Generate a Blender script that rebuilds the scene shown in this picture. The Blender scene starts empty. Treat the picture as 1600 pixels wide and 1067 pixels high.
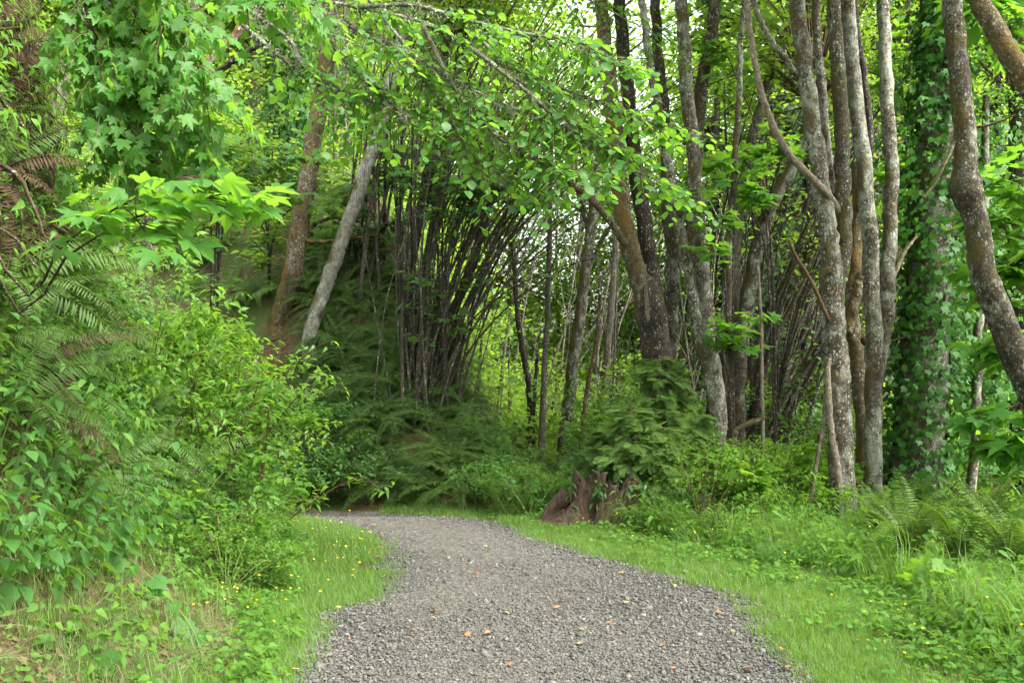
import bpy, math, random
import numpy as np
from math import radians as R, pi

rnd = random.Random(11)
rng = np.random.default_rng(11)
sc = bpy.context.scene
COL = sc.collection

# ------------------------------------------------------------------ camera, sky, sun, exposure
F, HY, CZ = 1570.0, 560.0, 1.7          # focal length in photo pixels, horizon row, eye height
cam_d = bpy.data.cameras.new('camera')
cam = bpy.data.objects.new('camera', cam_d); COL.objects.link(cam)
cam.location = (0, 0, CZ); cam.rotation_euler = (R(90), 0, 0)
cam_d.sensor_width = 36.0; cam_d.lens = 36.0 * F / 1600.0
cam_d.shift_y = (HY - 533.5) / 1600.0
cam_d.clip_start = 0.05; cam_d.clip_end = 2000
sc.camera = cam

SUN_EL, SUN_AZ = 52.0, 122.0             # degrees; azimuth clockwise from +Y (the way the camera looks)
w = bpy.data.worlds.new('World'); sc.world = w; w.use_nodes = True
nt = w.node_tree; bg = nt.nodes['Background']
sky = nt.nodes.new('ShaderNodeTexSky'); sky.sky_type = 'NISHITA'; sky.sun_disc = False
sky.sun_elevation = R(SUN_EL); sky.sun_rotation = R(SUN_AZ)
sky.air_density = 1.0; sky.dust_density = 5.0; sky.ozone_density = 0.6
hs = nt.nodes.new('ShaderNodeHueSaturation'); hs.inputs['Saturation'].default_value = .35   # a thin white overcast
nt.links.new(sky.outputs[0], hs.inputs['Color']); nt.links.new(hs.outputs[0], bg.inputs[0]); bg.inputs[1].default_value = 0.15
sun_d = bpy.data.lights.new('sun', 'SUN'); sun_d.energy = 1.3; sun_d.angle = R(22); sun_d.color = (1.0, 0.97, 0.92)
sun = bpy.data.objects.new('sun', sun_d); COL.objects.link(sun)
sun.rotation_euler = (R(90 - SUN_EL), 0, R(180 - SUN_AZ))
sc.view_settings.view_transform = 'Standard'; sc.view_settings.look = 'None'
sc.view_settings.gamma = 1.0; sc.view_settings.use_curve_mapping = False
sc.view_settings.exposure = 2.85
cy = sc.cycles
cy.max_bounces = 8; cy.diffuse_bounces = 5; cy.glossy_bounces = 2; cy.transmission_bounces = 5
cy.caustics_reflective = False; cy.caustics_refractive = False; cy.sample_clamp_indirect = 6
cy.use_denoising = True

# ------------------------------------------------------------------ small maths
def nrm(v):
    v = np.asarray(v, float); n = np.linalg.norm(v, axis=-1, keepdims=True); return v / np.maximum(n, 1e-9)
def smooth(a, b, x):
    t = np.clip((x - a) / (b - a), 0, 1); return t * t * (3 - 2 * t)
_ph = rng.uniform(0, 6.28, (24, 2)); _dr = rng.uniform(0, 6.28, 24)
def wob(x, y, s=1.0):
    o = 0
    for i in range(10):
        f = s * (0.5 + 0.42 * i)
        o = o + np.sin(f * (x * np.cos(_dr[i]) + y * np.sin(_dr[i])) + _ph[i, 0]) / (1 + .55 * i)
    return o / 3.2
def P(px, py, d):
    return np.array([(px - 800) / F * d, d, CZ + (HY - py) / F * d])
def catmull(p, n):
    p = np.asarray(p, float)
    if len(p) == 2: 
        t = np.linspace(0, 1, n)[:, None]; return p[0] * (1 - t) + p[1] * t
    q = np.vstack([2 * p[0] - p[1], p, 2 * p[-1] - p[-2]])
    out = []; m = len(p) - 1
    for u in np.linspace(0, m, n):
        i = min(int(u), m - 1); t = u - i; a, b, c, d = q[i:i + 4]
        out.append(.5 * (2 * b + (c - a) * t + (2 * a - 5 * b + 4 * c - d) * t * t + (3 * b - a - 3 * c + d) * t ** 3))
    return np.array(out)
def sdist(pts, poly):
    """signed distance to a directed polyline, positive on its left"""
    pts = np.asarray(pts, float); best = np.full(len(pts), 1e9); sg = np.zeros(len(pts))
    for a, b in zip(poly[:-1], poly[1:]):
        a = np.array(a, float); b = np.array(b, float); ab = b - a
        t = np.clip(((pts - a) @ ab) / (ab @ ab), 0, 1)
        q = a + t[:, None] * ab; dv = pts - q; dd = np.hypot(dv[:, 0], dv[:, 1])
        cr = ab[0] * (pts[:, 1] - a[1]) - ab[1] * (pts[:, 0] - a[0])
        up = dd < best - 1e-9; best = np.where(up, dd, best); sg = np.where(up, np.sign(cr), sg)
    return best * sg

# ------------------------------------------------------------------ the lie of the land
EDGE_L = [(-1.16, -4), (-1.14, 4.6), (-1.2, 5.8), (-1.28, 6.6), (-.98, 7.2), (-1.05, 8.3), (-1.22, 9.2), (-1.6, 9.9), (-2.3, 10.7), (-4, 11.8), (-9, 13.2), (-30, 17)]
EDGE_R = [(1.7, -4), (1.66, 4.8), (1.62, 5.6), (1.62, 6.2), (1.74, 6.9), (1.62, 7.25), (1.06, 8.1), (.41, 9.15), (.0, 9.9), (-.5, 10.8), (-1.6, 12.1), (-4, 13.7), (-9, 15.2), (-30, 19)]
BANK_N = [(-1.75, -6), (-1.45, 3.5), (-1.42, 4.6), (-1.6, 5.8), (-2.0, 7.8), (-2.5, 10.0), (-3.4, 10.8), (-9, 12.3), (-30, 16)]
BANK_F = [(-30, 19.6), (-9, 15.7), (-4, 14.2), (-1.9, 12.7), (-.6, 11.55), (.3, 11.9), (1.4, 14.0), (2.2, 20), (2.5, 60)]
def height(x, y):
    x = np.atleast_1d(np.asarray(x, float)); y = np.atleast_1d(np.asarray(y, float))
    sh = x.shape; x = x.ravel(); y = y.ravel(); p = np.c_[x, y]
    sn = sdist(p, BANK_N); sf = sdist(p, BANK_F)
    hn = np.interp(sn, [0, .35, .8, 1.15, 1.35, 1.55, 1.8, 2.3, 4, 9, 40], [0, .2, .75, 1.55, 2.6, 3.7, 4.6, 5.1, 5.6, 7.0, 12])
    hn2 = np.interp(sn, [0, .4, .9, 1.5, 2.4, 3.4, 9, 40], [0, .3, 1.0, 1.7, 2.3, 2.6, 4, 10])
    k = smooth(7.0, 8.8, y); hn = hn * (1 - k) + hn2 * k
    hf = np.interp(sf, [0, .3, .8, 1.6, 3, 6, 20, 60], [0, .5, 1.3, 2.5, 3.9, 5.8, 12, 22]) * smooth(.7, -2.6, x + .03 * (y - 12))
    hr = -.11 * np.maximum(0, x - 4.2) - .05 * np.maximum(0, y - 15) * smooth(-2, 2, x)
    hr = np.maximum(hr, -4)
    dip = -.30 * smooth(10.3, 12.6, y) * smooth(.4, -.8, np.maximum(sn, sf))
    bump = wob(x * 2.1, y * 2.1) * (.018 + .05 * smooth(0, .5, sn) + .08 * smooth(0, .6, sf) + .04 * smooth(2.5, 4, x))
    return (hn * (sn > 0) + hf * (sf > 0) + hr + dip + bump).reshape(sh)
def gz(x, y): return float(height(x, y)[0])
def hit(px, py, lo=3.0, hi=40.0):
    """the first ground point seen through a photo pixel"""
    d = np.arange(lo, hi, .03); x = (px - 800) / F * d; z = CZ + (HY - py) / F * d
    g = height(x, d); below = np.nonzero(z < g)[0]
    i = below[0] if len(below) else len(d) - 1
    return np.array([x[i], d[i], g[i]])
def gnormal(x, y, e=.15):
    dx = (height(x + e, y) - height(x - e, y)) / (2 * e); dy = (height(x, y + e) - height(x, y - e)) / (2 * e)
    return nrm(np.stack([-dx, -dy, np.ones_like(dx)], -1))

# ------------------------------------------------------------------ materials
def newmat(name):
    m = bpy.data.materials.new(name); m.use_nodes = True
    n = m.node_tree.nodes; l = m.node_tree.links; b = n['Principled BSDF']; return m, n, l, b
def ramp(n, stops):
    r = n.new('ShaderNodeValToRGB'); e = r.color_ramp.elements
    while len(e) < len(stops): e.new(.5)
    for el, (p, c) in zip(e, stops): el.position = p; el.color = (*c, 1)
    return r
def math_node(n, l, op, a, b=None, clamp=False):
    m = n.new('ShaderNodeMath'); m.operation = op; m.use_clamp = clamp
    for i, v in enumerate((a, b)):
        if v is None: continue
        if isinstance(v, (int, float)): m.inputs[i].default_value = v
        else: l.new(v, m.inputs[i])
    return m.outputs[0]
def noise(n, l, scale, detail=4, rough=.55, vec=None, dist=0):
    t = n.new('ShaderNodeTexNoise'); t.inputs['Scale'].default_value = scale; t.inputs['Detail'].default_value = detail
    t.inputs['Roughness'].default_value = rough; t.inputs['Distortion'].default_value = dist
    if vec is not None: l.new(vec, t.inputs['Vector'])
    return t
def mixc(n, l, fac, a, b, mode='MIX'):
    m = n.new('ShaderNodeMix'); m.data_type = 'RGBA'; m.blend_type = mode
    for s, v in ((m.inputs[0], fac), (m.inputs[6], a), (m.inputs[7], b)):
        if isinstance(v, (int, float)): s.default_value = v
        elif isinstance(v, tuple): s.default_value = (*v, 1)
        else: l.new(v, s)
    return m.outputs[2]
def leaf_mat(name, dark, light, trans, tr=.42, rough=.42, spec=.45, wtint=.6, wrand=.4, old=None):
    m, n, l, b = newmat(name)
    at = n.new('ShaderNodeAttribute'); at.attribute_name = 'tint'
    oi = n.new('ShaderNodeObjectInfo')
    f = math_node(n, l, 'ADD', math_node(n, l, 'MULTIPLY', at.outputs['Fac'], wtint), math_node(n, l, 'MULTIPLY', oi.outputs['Random'], wrand), True)
    c = mixc(n, l, f, dark, light)
    t2 = mixc(n, l, f, tuple(.72 * v for v in trans), trans)
    if old:
        g = math_node(n, l, 'GREATER_THAN', math_node(n, l, 'FRACT', math_node(n, l, 'MULTIPLY', f, 37.0)), .93)
        c = mixc(n, l, g, c, old); t2 = mixc(n, l, g, t2, old)
    geo = n.new('ShaderNodeNewGeometry')
    c2 = mixc(n, l, geo.outputs['Backfacing'], c, mixc(n, l, .35, c, (.16, .22, .13)))
    l.new(c2, b.inputs['Base Color']); b.inputs['Roughness'].default_value = rough; b.inputs['Specular IOR Level'].default_value = spec
    tb = n.new('ShaderNodeBsdfTranslucent'); l.new(t2, tb.inputs['Color'])
    mx = n.new('ShaderNodeMixShader'); mx.inputs[0].default_value = tr
    l.new(b.outputs[0], mx.inputs[1]); l.new(tb.outputs[0], mx.inputs[2])
    l.new(mx.outputs[0], n['Material Output'].inputs['Surface']); return m
def bark_mat(name, c1, c2, lichen=(.32, .33, .27), lam=.56, moss=(.12, .075, .018), mam=.62, scale=1.0, gmoss=(.06, .068, .016)):
    m, n, l, b = newmat(name)
    tc = n.new('ShaderNodeTexCoord'); mp = n.new('ShaderNodeMapping'); l.new(tc.outputs['Object'], mp.inputs[0])
    mp.inputs['Scale'].default_value = (scale, scale, scale * .75)
    oi = n.new('ShaderNodeObjectInfo'); cmb = n.new('ShaderNodeVectorMath'); cmb.operation = 'ADD'
    l.new(mp.outputs[0], cmb.inputs[0]); l.new(math_node(n, l, 'MULTIPLY', oi.outputs['Random'], 40.0), cmb.inputs[1])
    v = cmb.outputs[0]
    base = mixc(n, l, noise(n, l, 14, 6, .65, v).outputs[0], c1, c2)
    # grey crust of lichen in rounded blotches
    fine = noise(n, l, 75, 4, .75, v).outputs[0]; ln = noise(n, l, 7, 6, .72, v, .6).outputs[0]; big = noise(n, l, 1.7, 3, .5, v).outputs[0]
    lr = n.new('ShaderNodeMapRange'); lr.inputs[1].default_value = 1.02 - .42 * lam; lr.inputs[2].default_value = 1.16 - .42 * lam
    l.new(math_node(n, l, 'ADD', math_node(n, l, 'MULTIPLY', ln, .75), math_node(n, l, 'ADD', math_node(n, l, 'MULTIPLY', fine, .35), math_node(n, l, 'MULTIPLY', big, .42))), lr.inputs[0])
    lf = math_node(n, l, 'MULTIPLY', lr.outputs[0], .85)
    col = mixc(n, l, lf, base, lichen)
    for s_, th_, k_ in ((34, .80, .8), (70, .74, .7)):      # pale flecks of crust lichen
        vo = n.new('ShaderNodeTexVoronoi'); vo.inputs['Scale'].default_value = s_; l.new(v, vo.inputs['Vector']); sc_ = n.new('ShaderNodeSeparateColor'); l.new(vo.outputs['Color'], sc_.inputs[0])
        gate = n.new('ShaderNodeMapRange'); gate.inputs[1].default_value = .34; gate.inputs[2].default_value = .5; l.new(big, gate.inputs[0]); k_ = math_node(n, l, 'MULTIPLY', gate.outputs[0], k_)
        on = math_node(n, l, 'MULTIPLY', math_node(n, l, 'GREATER_THAN', sc_.outputs[0], th_ + .25 * (.5 - lam)), math_node(n, l, 'LESS_THAN', math_node(n, l, 'ADD', vo.outputs['Distance'], math_node(n, l, 'MULTIPLY', fine, .5)), .62))
        col = mixc(n, l, math_node(n, l, 'MULTIPLY', on, k_, True), col, tuple(min(.5, 1.35 * c) for c in lichen))
    dk = n.new('ShaderNodeMapRange'); dk.inputs[1].default_value = .38; dk.inputs[2].default_value = .56; dk.inputs[3].default_value = .45; dk.inputs[4].default_value = 1
    mp2 = n.new('ShaderNodeMapping'); mp2.inputs['Scale'].default_value = (1, 1, .9); l.new(v, mp2.inputs[0]); l.new(noise(n, l, 19, 6, .75, mp2.outputs[0], .8).outputs[0], dk.inputs[0])
    col = mixc(n, l, 1.0, col, dk.outputs[0], 'MULTIPLY')
    # moss on one side and low down
    mn = noise(n, l, 3.2, 5, .65, v).outputs[0]
    geo = n.new('ShaderNodeNewGeometry'); sx = n.new('ShaderNodeSeparateXYZ'); l.new(geo.outputs['Normal'], sx.inputs[0])
    side = math_node(n, l, 'ADD', math_node(n, l, 'MULTIPLY', sx.outputs[0], -.12), math_node(n, l, 'MULTIPLY', sx.outputs[2], .35))
    mf = n.new('ShaderNodeMapRange'); mf.inputs[1].default_value = .66 - .2 * mam; mf.inputs[2].default_value = .78 - .2 * mam
    l.new(math_node(n, l, 'ADD', mn, side), mf.inputs[0])
    mc = mixc(n, l, noise(n, l, 2.1, 2, .5, v).outputs[0], moss, gmoss)
    col = mixc(n, l, math_node(n, l, 'MULTIPLY', mf.outputs[0], .85), col, mc)
    l.new(col, b.inputs['Base Color']); b.inputs['Roughness'].default_value = .85; b.inputs['Specular IOR Level'].default_value = .2
    bp = n.new('ShaderNodeBump'); bp.inputs['Strength'].default_value = 1; bp.inputs['Distance'].default_value = .035
    hgt = math_node(n, l, 'ADD', noise(n, l, 26, 6, .7, v).outputs[0], math_node(n, l, 'MULTIPLY', mf.outputs[0], math_node(n, l, 'MULTIPLY', fine, .8)))
    l.new(hgt, bp.inputs['Height']); l.new(bp.outputs[0], b.inputs['Normal']); return m
def plain_mat(name, c1, c2, scale=8, rough=.8, spec=.3, bump=.3, rand=False, obj=True):
    m, n, l, b = newmat(name)
    tc = n.new('ShaderNodeTexCoord')
    t = noise(n, l, scale, 6, .65, tc.outputs['Object'] if obj else None)
    f = t.outputs[0]
    if rand:
        oi = n.new('ShaderNodeObjectInfo')
        f = math_node(n, l, 'ADD', math_node(n, l, 'MULTIPLY', f, .5), math_node(n, l, 'SUBTRACT', math_node(n, l, 'MULTIPLY', oi.outputs['Random'], 1.1), .3), True)
    l.new(mixc(n, l, f, c1, c2), b.inputs['Base Color']); b.inputs['Roughness'].default_value = rough; b.inputs['Specular IOR Level'].default_value = spec
    if bump:
        bp = n.new('ShaderNodeBump'); bp.inputs['Strength'].default_value = bump; bp.inputs['Distance'].default_value = .02
        l.new(t.outputs[0], bp.inputs['Height']); l.new(bp.outputs[0], b.inputs['Normal'])
    return m

M = {}
M['maple'] = leaf_mat('maple leaf', (.045, .145, .026), (.085, .215, .034), (.26, .54, .035), .5, .5, .25)
M['alder'] = leaf_mat('alder leaf', (.04, .125, .022), (.072, .185, .03), (.25, .53, .035), .48, .45, .28)
M['nettle'] = leaf_mat('herb leaf', (.04, .125, .026), (.072, .185, .036), (.20, .42, .03), .42, .5, .28)
M['shrub'] = leaf_mat('shrub leaf', (.068, .165, .02), (.12, .245, .026), (.30, .57, .035), .48, .45, .35)
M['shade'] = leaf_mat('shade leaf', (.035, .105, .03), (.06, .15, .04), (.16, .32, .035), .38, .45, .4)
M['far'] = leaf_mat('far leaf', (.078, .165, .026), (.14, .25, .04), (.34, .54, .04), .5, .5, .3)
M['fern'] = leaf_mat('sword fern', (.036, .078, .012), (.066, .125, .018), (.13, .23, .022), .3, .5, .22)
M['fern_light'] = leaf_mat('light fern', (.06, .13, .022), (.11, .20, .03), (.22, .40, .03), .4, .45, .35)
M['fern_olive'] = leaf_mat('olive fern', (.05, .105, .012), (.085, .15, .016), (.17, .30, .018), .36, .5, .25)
M['fern_dead'] = leaf_mat('dead fern', (.04, .025, .015), (.10, .062, .038), (.08, .045, .025), .2, .8, .15)
M['ivy'] = leaf_mat('ivy leaf', (.025, .085, .016), (.055, .16, .028), (.12, .32, .025), .3, .5, .16)
M['conifer'] = leaf_mat('conifer needles', (.015, .045, .018), (.03, .075, .025), (.04, .10, .02), .2, .55, .3)
M['cedar'] = leaf_mat('cedar spray', (.075, .16, .028), (.17, .28, .065), (.28, .45, .07), .3, .5, .3)
M['grass'] = leaf_mat('grass', (.095, .21, .024), (.16, .295, .036), (.30, .54, .035), .44, .5, .25, old=(.30, .26, .11))
M['herb'] = leaf_mat('low herb', (.058, .155, .024), (.115, .235, .032), (.26, .49, .035), .42, .55, .22)
M['drygrass'] = leaf_mat('dry stalk', (.13, .095, .045), (.24, .19, .09), (.2, .16, .06), .3, .7, .2)
M['buttercup'] = plain_mat('yellow petal', (.75, .50, .01), (.85, .62, .02), 5, .5, .3, 0)
M['petal'] = plain_mat('white petal', (.78, .8, .78), (.85, .86, .84), 6, .5, .3, 0)
M['fallen_o'] = leaf_mat('orange fallen leaf', (.30, .12, .05), (.48, .23, .11), (.3, .12, .04), .15, .6, .3)
M['fallen_y'] = leaf_mat('yellow fallen leaf', (.36, .25, .08), (.46, .36, .15), (.36, .25, .06), .15, .6, .3)
M['bark'] = bark_mat('grey mossy bark', (.032, .025, .015), (.10, .082, .052), lam=.6, mam=.5)
M['bark_lichen'] = bark_mat('lichen bark', (.038, .03, .018), (.118, .10, .068), (.36, .37, .30), lam=.7, mam=.55)
M['bark_pale'] = bark_mat('pale lichen bark', (.19, .175, .14), (.40, .385, .32), (.5, .5, .42), lam=.6, mam=.25)
M['bark_dark'] = bark_mat('dark bark', (.022, .018, .013), (.075, .06, .045), (.25, .26, .22), lam=.36, mam=.35)
M['bark_moss'] = bark_mat('mossy bark', (.07, .05, .025), (.17, .125, .065), lam=.55, moss=(.22, .12, .025), mam=.62, gmoss=(.10, .075, .018))
M['bark_grey'] = bark_mat('smooth grey bark', (.09, .08, .058), (.17, .155, .115), (.26, .27, .22), lam=.4, mam=.2)
M['stem'] = bark_mat('thin stem bark', (.038, .033, .024), (.12, .11, .085), (.36, .36, .3), lam=.45, mam=.3)
M['lichen_twig'] = bark_mat('lichen crusted twig', (.10, .10, .065), (.24, .245, .17), (.42, .44, .32), lam=.7, mam=.2)
M['twig'] = plain_mat('brown twig', (.05, .03, .015), (.11, .07, .04), 20, .8, .2, .2)
M['green_stem'] = plain_mat('green stem', (.10, .17, .035), (.17, .24, .06), 12, .6, .3, 0)
M['deadwood'] = bark_mat('bare dead wood', (.14, .105, .075), (.30, .25, .19), lam=.25, mam=.15)
M['root'] = bark_mat('root bark', (.035, .022, .012), (.14, .10, .06), lam=.3, mam=.2)

def stone_mat():
    m, n, l, b = newmat('crushed stone')
    oi = n.new('ShaderNodeObjectInfo'); geo = n.new('ShaderNodeNewGeometry'); mp = n.new('ShaderNodeMapping'); mp.inputs['Scale'].default_value = (1, .45, 1); l.new(geo.outputs['Position'], mp.inputs[0])
    r = ramp(n, [(0, (.036, .037, .038)), (.55, (.082, .082, .08)), (.9, (.13, .128, .122)), (1, (.22, .215, .2))]); l.new(oi.outputs['Random'], r.inputs[0])
    f = n.new('ShaderNodeMapRange'); f.inputs[1].default_value = .42; f.inputs[2].default_value = .66; f.inputs[4].default_value = .42; l.new(noise(n, l, 1.6, 5, .65, mp.outputs[0]).outputs[0], f.inputs[0])
    t = noise(n, l, 60, 4, .7, geo.outputs['Position']).outputs[0]
    c = mixc(n, l, f.outputs[0], r.outputs[0], (.135, .127, .11)); c = mixc(n, l, math_node(n, l, 'MULTIPLY', t, .35), c, (.19, .175, .15))
    l.new(c, b.inputs['Base Color']); b.inputs['Roughness'].default_value = .9; b.inputs['Specular IOR Level'].default_value = .2; return m
def ground_mat():
    m, n, l, b = newmat('forest floor')
    tc = n.new('ShaderNodeTexCoord'); v = tc.outputs['Object']
    a = noise(n, l, 9, 8, .7, v).outputs[0]; c = noise(n, l, 1.3, 4, .6, v).outputs[0]; d = noise(n, l, 45, 4, .7, v).outputs[0]
    soil = ramp(n, [(.25, (.035, .022, .012)), (.5, (.10, .062, .035)), (.75, (.22, .15, .09))]); l.new(a, soil.inputs[0])
    green = ramp(n, [(.3, (.03, .05, .012)), (.7, (.07, .12, .022))]); l.new(d, green.inputs[0])
    gf = n.new('ShaderNodeMapRange'); gf.inputs[1].default_value = .40; gf.inputs[2].default_value = .60; l.new(c, gf.inputs[0])
    l.new(mixc(n, l, gf.outputs[0], soil.outputs[0], green.outputs[0]), b.inputs['Base Color']); b.inputs['Roughness'].default_value = .95
    b.inputs['Specular IOR Level'].default_value = .15
    bp = n.new('ShaderNodeBump'); bp.inputs['Strength'].default_value = .8; bp.inputs['Distance'].default_value = .05
    l.new(math_node(n, l, 'ADD', a, math_node(n, l, 'MULTIPLY', d, .4)), bp.inputs['Height']); l.new(bp.outputs[0], b.inputs['Normal']); return m
def bed_mat():
    m, n, l, b = newmat('gravel bed')
    tc = n.new('ShaderNodeTexCoord'); v = tc.outputs['Object']
    vo = n.new('ShaderNodeTexVoronoi'); vo.inputs['Scale'].default_value = 48; l.new(v, vo.inputs['Vector'])
    a = noise(n, l, 3, 5, .6, v).outputs[0]
    g = ramp(n, [(0, (.04, .038, .035)), (.5, (.09, .086, .078)), (1, (.17, .16, .14))]); 
    sp = n.new('ShaderNodeSeparateColor'); l.new(vo.outputs['Color'], sp.inputs[0]); l.new(sp.outputs[0], g.inputs[0])
    l.new(mixc(n, l, math_node(n, l, 'MULTIPLY', a, .5), g.outputs[0], (.16, .135, .10)), b.inputs['Base Color'])
    b.inputs['Roughness'].default_value = .9; b.inputs['Specular IOR Level'].default_value = .2
    bp = n.new('ShaderNodeBump'); bp.inputs['Strength'].default_value = 1; bp.inputs['Distance'].default_value = .015; bp.invert = True
    l.new(vo.outputs['Distance'], bp.inputs['Height']); l.new(bp.outputs[0], b.inputs['Normal']); return m
def wood_mat():
    m, n, l, b = newmat('rotten wood')
    tc = n.new('ShaderNodeTexCoord'); mp = n.new('ShaderNodeMapping'); l.new(tc.outputs['Object'], mp.inputs[0]); mp.inputs['Scale'].default_value = (14, 14, 2.2)
    a = noise(n, l, 1.6, 8, .7, mp.outputs[0], 1.2).outputs[0]; c = noise(n, l, 3, 4, .6, tc.outputs['Object']).outputs[0]
    g = ramp(n, [(.25, (.008, .005, .003)), (.46, (.036, .017, .009)), (.60, (.075, .038, .021)), (.8, (.15, .10, .065))]); l.new(a, g.inputs[0])
    mf = n.new('ShaderNodeMapRange'); mf.inputs[1].default_value = .48; mf.inputs[2].default_value = .6; l.new(c, mf.inputs[0])
    l.new(mixc(n, l, math_node(n, l, 'MULTIPLY', mf.outputs[0], .6), g.outputs[0], (.09, .10, .025)), b.inputs['Base Color']); b.inputs['Roughness'].default_value = .9
    bp = n.new('ShaderNodeBump'); bp.inputs['Strength'].default_value = 1; bp.inputs['Distance'].default_value = .05
    l.new(a, bp.inputs['Height']); l.new(bp.outputs[0], b.inputs['Normal']); return m
M['stone'] = stone_mat(); M['ground'] = ground_mat(); M['bed'] = bed_mat(); M['wood'] = wood_mat()

# ------------------------------------------------------------------ mesh helpers
class MB:
    """collects pieces; every piece is (points, faces, material slot, tint per point)"""
    def __init__(s): s.v = []; s.f3 = []; s.f4 = []; s.m3 = []; s.m4 = []; s.t = []; s.n = 0
    def add(s, v, f, mi=0, tint=.5):
        v = np.asarray(v, float); f = np.asarray(f, int)
        if not len(f): return
        s.v.append(v); (s.f3 if f.shape[1] == 3 else s.f4).append(f + s.n); (s.m3 if f.shape[1] == 3 else s.m4).append(np.full(len(f), mi))
        s.t.append(np.broadcast_to(np.asarray(tint, float), (len(v),))); s.n += len(v)
    def mesh(s, name, mats, smooth=True, extra=None):
        me = bpy.data.meshes.new(name)
        v = np.vstack(s.v); t = np.concatenate(s.t)
        f3 = np.vstack(s.f3) if s.f3 else np.zeros((0, 3), int); f4 = np.vstack(s.f4) if s.f4 else np.zeros((0, 4), int)
        mi = np.concatenate(s.m3 + s.m4)
        me.vertices.add(len(v)); me.vertices.foreach_set('co', v.astype(np.float32).ravel())
        nl = f3.size + f4.size; me.loops.add(nl)
        me.loops.foreach_set('vertex_index', np.concatenate([f3.ravel(), f4.ravel()]).astype(np.int32))
        np_ = len(f3) + len(f4); me.polygons.add(np_)
        st = np.concatenate([np.arange(len(f3)) * 3, f3.size + np.arange(len(f4)) * 4]).astype(np.int32)
        me.polygons.foreach_set('loop_start', st)
        me.polygons.foreach_set('material_index', mi.astype(np.int32))
        me.polygons.foreach_set('use_smooth', np.full(np_, smooth))
        a = me.attributes.new('tint', 'FLOAT', 'POINT'); a.data.foreach_set('value', t.astype(np.float32))
        if extra:
            for k, (ty, arr) in extra.items():
                a = me.attributes.new(k, ty, 'POINT')
                a.data.foreach_set('vector' if ty == 'FLOAT_VECTOR' else 'value', np.asarray(arr).ravel())
        for m in (mats if isinstance(mats, (list, tuple)) else [mats]): me.materials.append(m)
        me.update(calc_edges=True); return me
    def build(s, name, mats, parent=None, smooth=True):
        return link(name, s.mesh(name, mats, smooth), parent)
def link(name, me, parent=None):
    o = bpy.data.objects.new(name, me); COL.objects.link(o)
    if parent is not None: o.parent = parent
    return o
def tag(o, label=None, cat=None, group=None, kind=None):
    for k, v in (('label', label), ('category', cat), ('group', group), ('kind', kind)):
        if v: o[k] = v
    return o
def thing(name, label, cat, loc, group=None, rz=0):
    o = bpy.data.objects.new(name, None); COL.objects.link(o); o.location = loc; o.rotation_euler = (0, 0, rz); o.empty_display_size = .1
    return tag(o, label, cat, group)
from mathutils import Matrix
def mat4(R3, loc):
    m = np.eye(4); m[:3, :3] = R3; m[:3, 3] = loc; return Matrix(m.tolist())
def copy_tree(o, parent=None):
    c = o.copy(); COL.objects.link(c)
    if parent is not None: c.parent = parent
    for ch in o.children: copy_tree(ch, c)
    return c

def tube(pts, rad, sides=6, wobble=0, cap=True):
    pts = np.asarray(pts, float); n = len(pts); rad = np.broadcast_to(np.asarray(rad, float), (n,))
    tg = nrm(np.gradient(pts, axis=0)); ref = np.array([0, 1.0, .13]); a = nrm(np.cross(tg, ref)); b = np.cross(tg, a)
    th = np.linspace(0, 2 * pi, sides, endpoint=False)
    rr = rad[:, None] * np.ones((1, sides))
    if wobble: 
        k = np.cumsum(rng.normal(0, 1, (n, sides)), 0); k = k - k.mean(0); k = k / (np.abs(k).max() + 1e-6)
        rr = rr * (1 + wobble * (.5 * k + .5 * rng.uniform(-1, 1, (n, sides))))
    v = pts[:, None] + rr[..., None] * (np.cos(th)[None, :, None] * a[:, None] + np.sin(th)[None, :, None] * b[:, None])
    v = v.reshape(-1, 3); i = np.arange(n - 1)[:, None] * sides; j = np.arange(sides)[None]; j2 = (j + 1) % sides
    f = np.stack([i + j, i + j2, i + sides + j2, i + sides + j], -1).reshape(-1, 4)
    return v, f
# leaf templates: Y is the leaf's length, Z its upper side, unit length
def leaf_ovate(w=.6, n=3, curl=.12, fold=.16, tip=.5):
    """midrib with n stations and folded halves"""
    ts = np.linspace(0, 1, n + 2); wd = np.sin(pi * ts ** (.75 + .0 * tip)) ; wd = wd * (1 - .25 * ts) * w / 2 / wd.max()
    v = [(0, 0, 0)]
    for t, k in zip(ts[1:-1], wd[1:-1]):
        z = -curl * t * t; v += [(-k, t - .02, z + fold * k), (0, t, z), (k, t - .02, z + fold * k)]
    v.append((0, 1, -curl)); f = [(0, 2, 1), (0, 3, 2)]
    for i in range(n - 1):
        a = 1 + 3 * i; b = a + 3; f += [(a, a + 1, b + 1), (a, b + 1, b), (a + 1, a + 2, b + 2), (a + 1, b + 2, b + 1)]
    a = 1 + 3 * (n - 1); e = len(v) - 1; f += [(a, a + 1, e), (a + 1, a + 2, e)]
    return np.array(v, float), np.array(f)
def leaf_round(w, curl, fold):
    ts = [.0, .16, .42, .70, .9, 1.0]; wd = [0, .30, .5, .44, .22, 0]
    v = [(0, 0, 0)]; f = []
    for t, k in zip(ts[1:-1], wd[1:-1]): k *= w; z = -curl * t * t; v += [(-k, t - .02, z + fold * k), (0, t, z), (k, t - .02, z + fold * k)]
    v.append((0, 1, -curl)); f = [(0, 2, 1), (0, 3, 2)]
    for i in range(3): a = 1 + 3 * i; b = a + 3; f += [(a, a + 1, b + 1), (a, b + 1, b), (a + 1, a + 2, b + 2), (a + 1, b + 2, b + 1)]
    return np.array(v, float), np.array(f + [(10, 11, 13), (11, 12, 13)])
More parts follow.
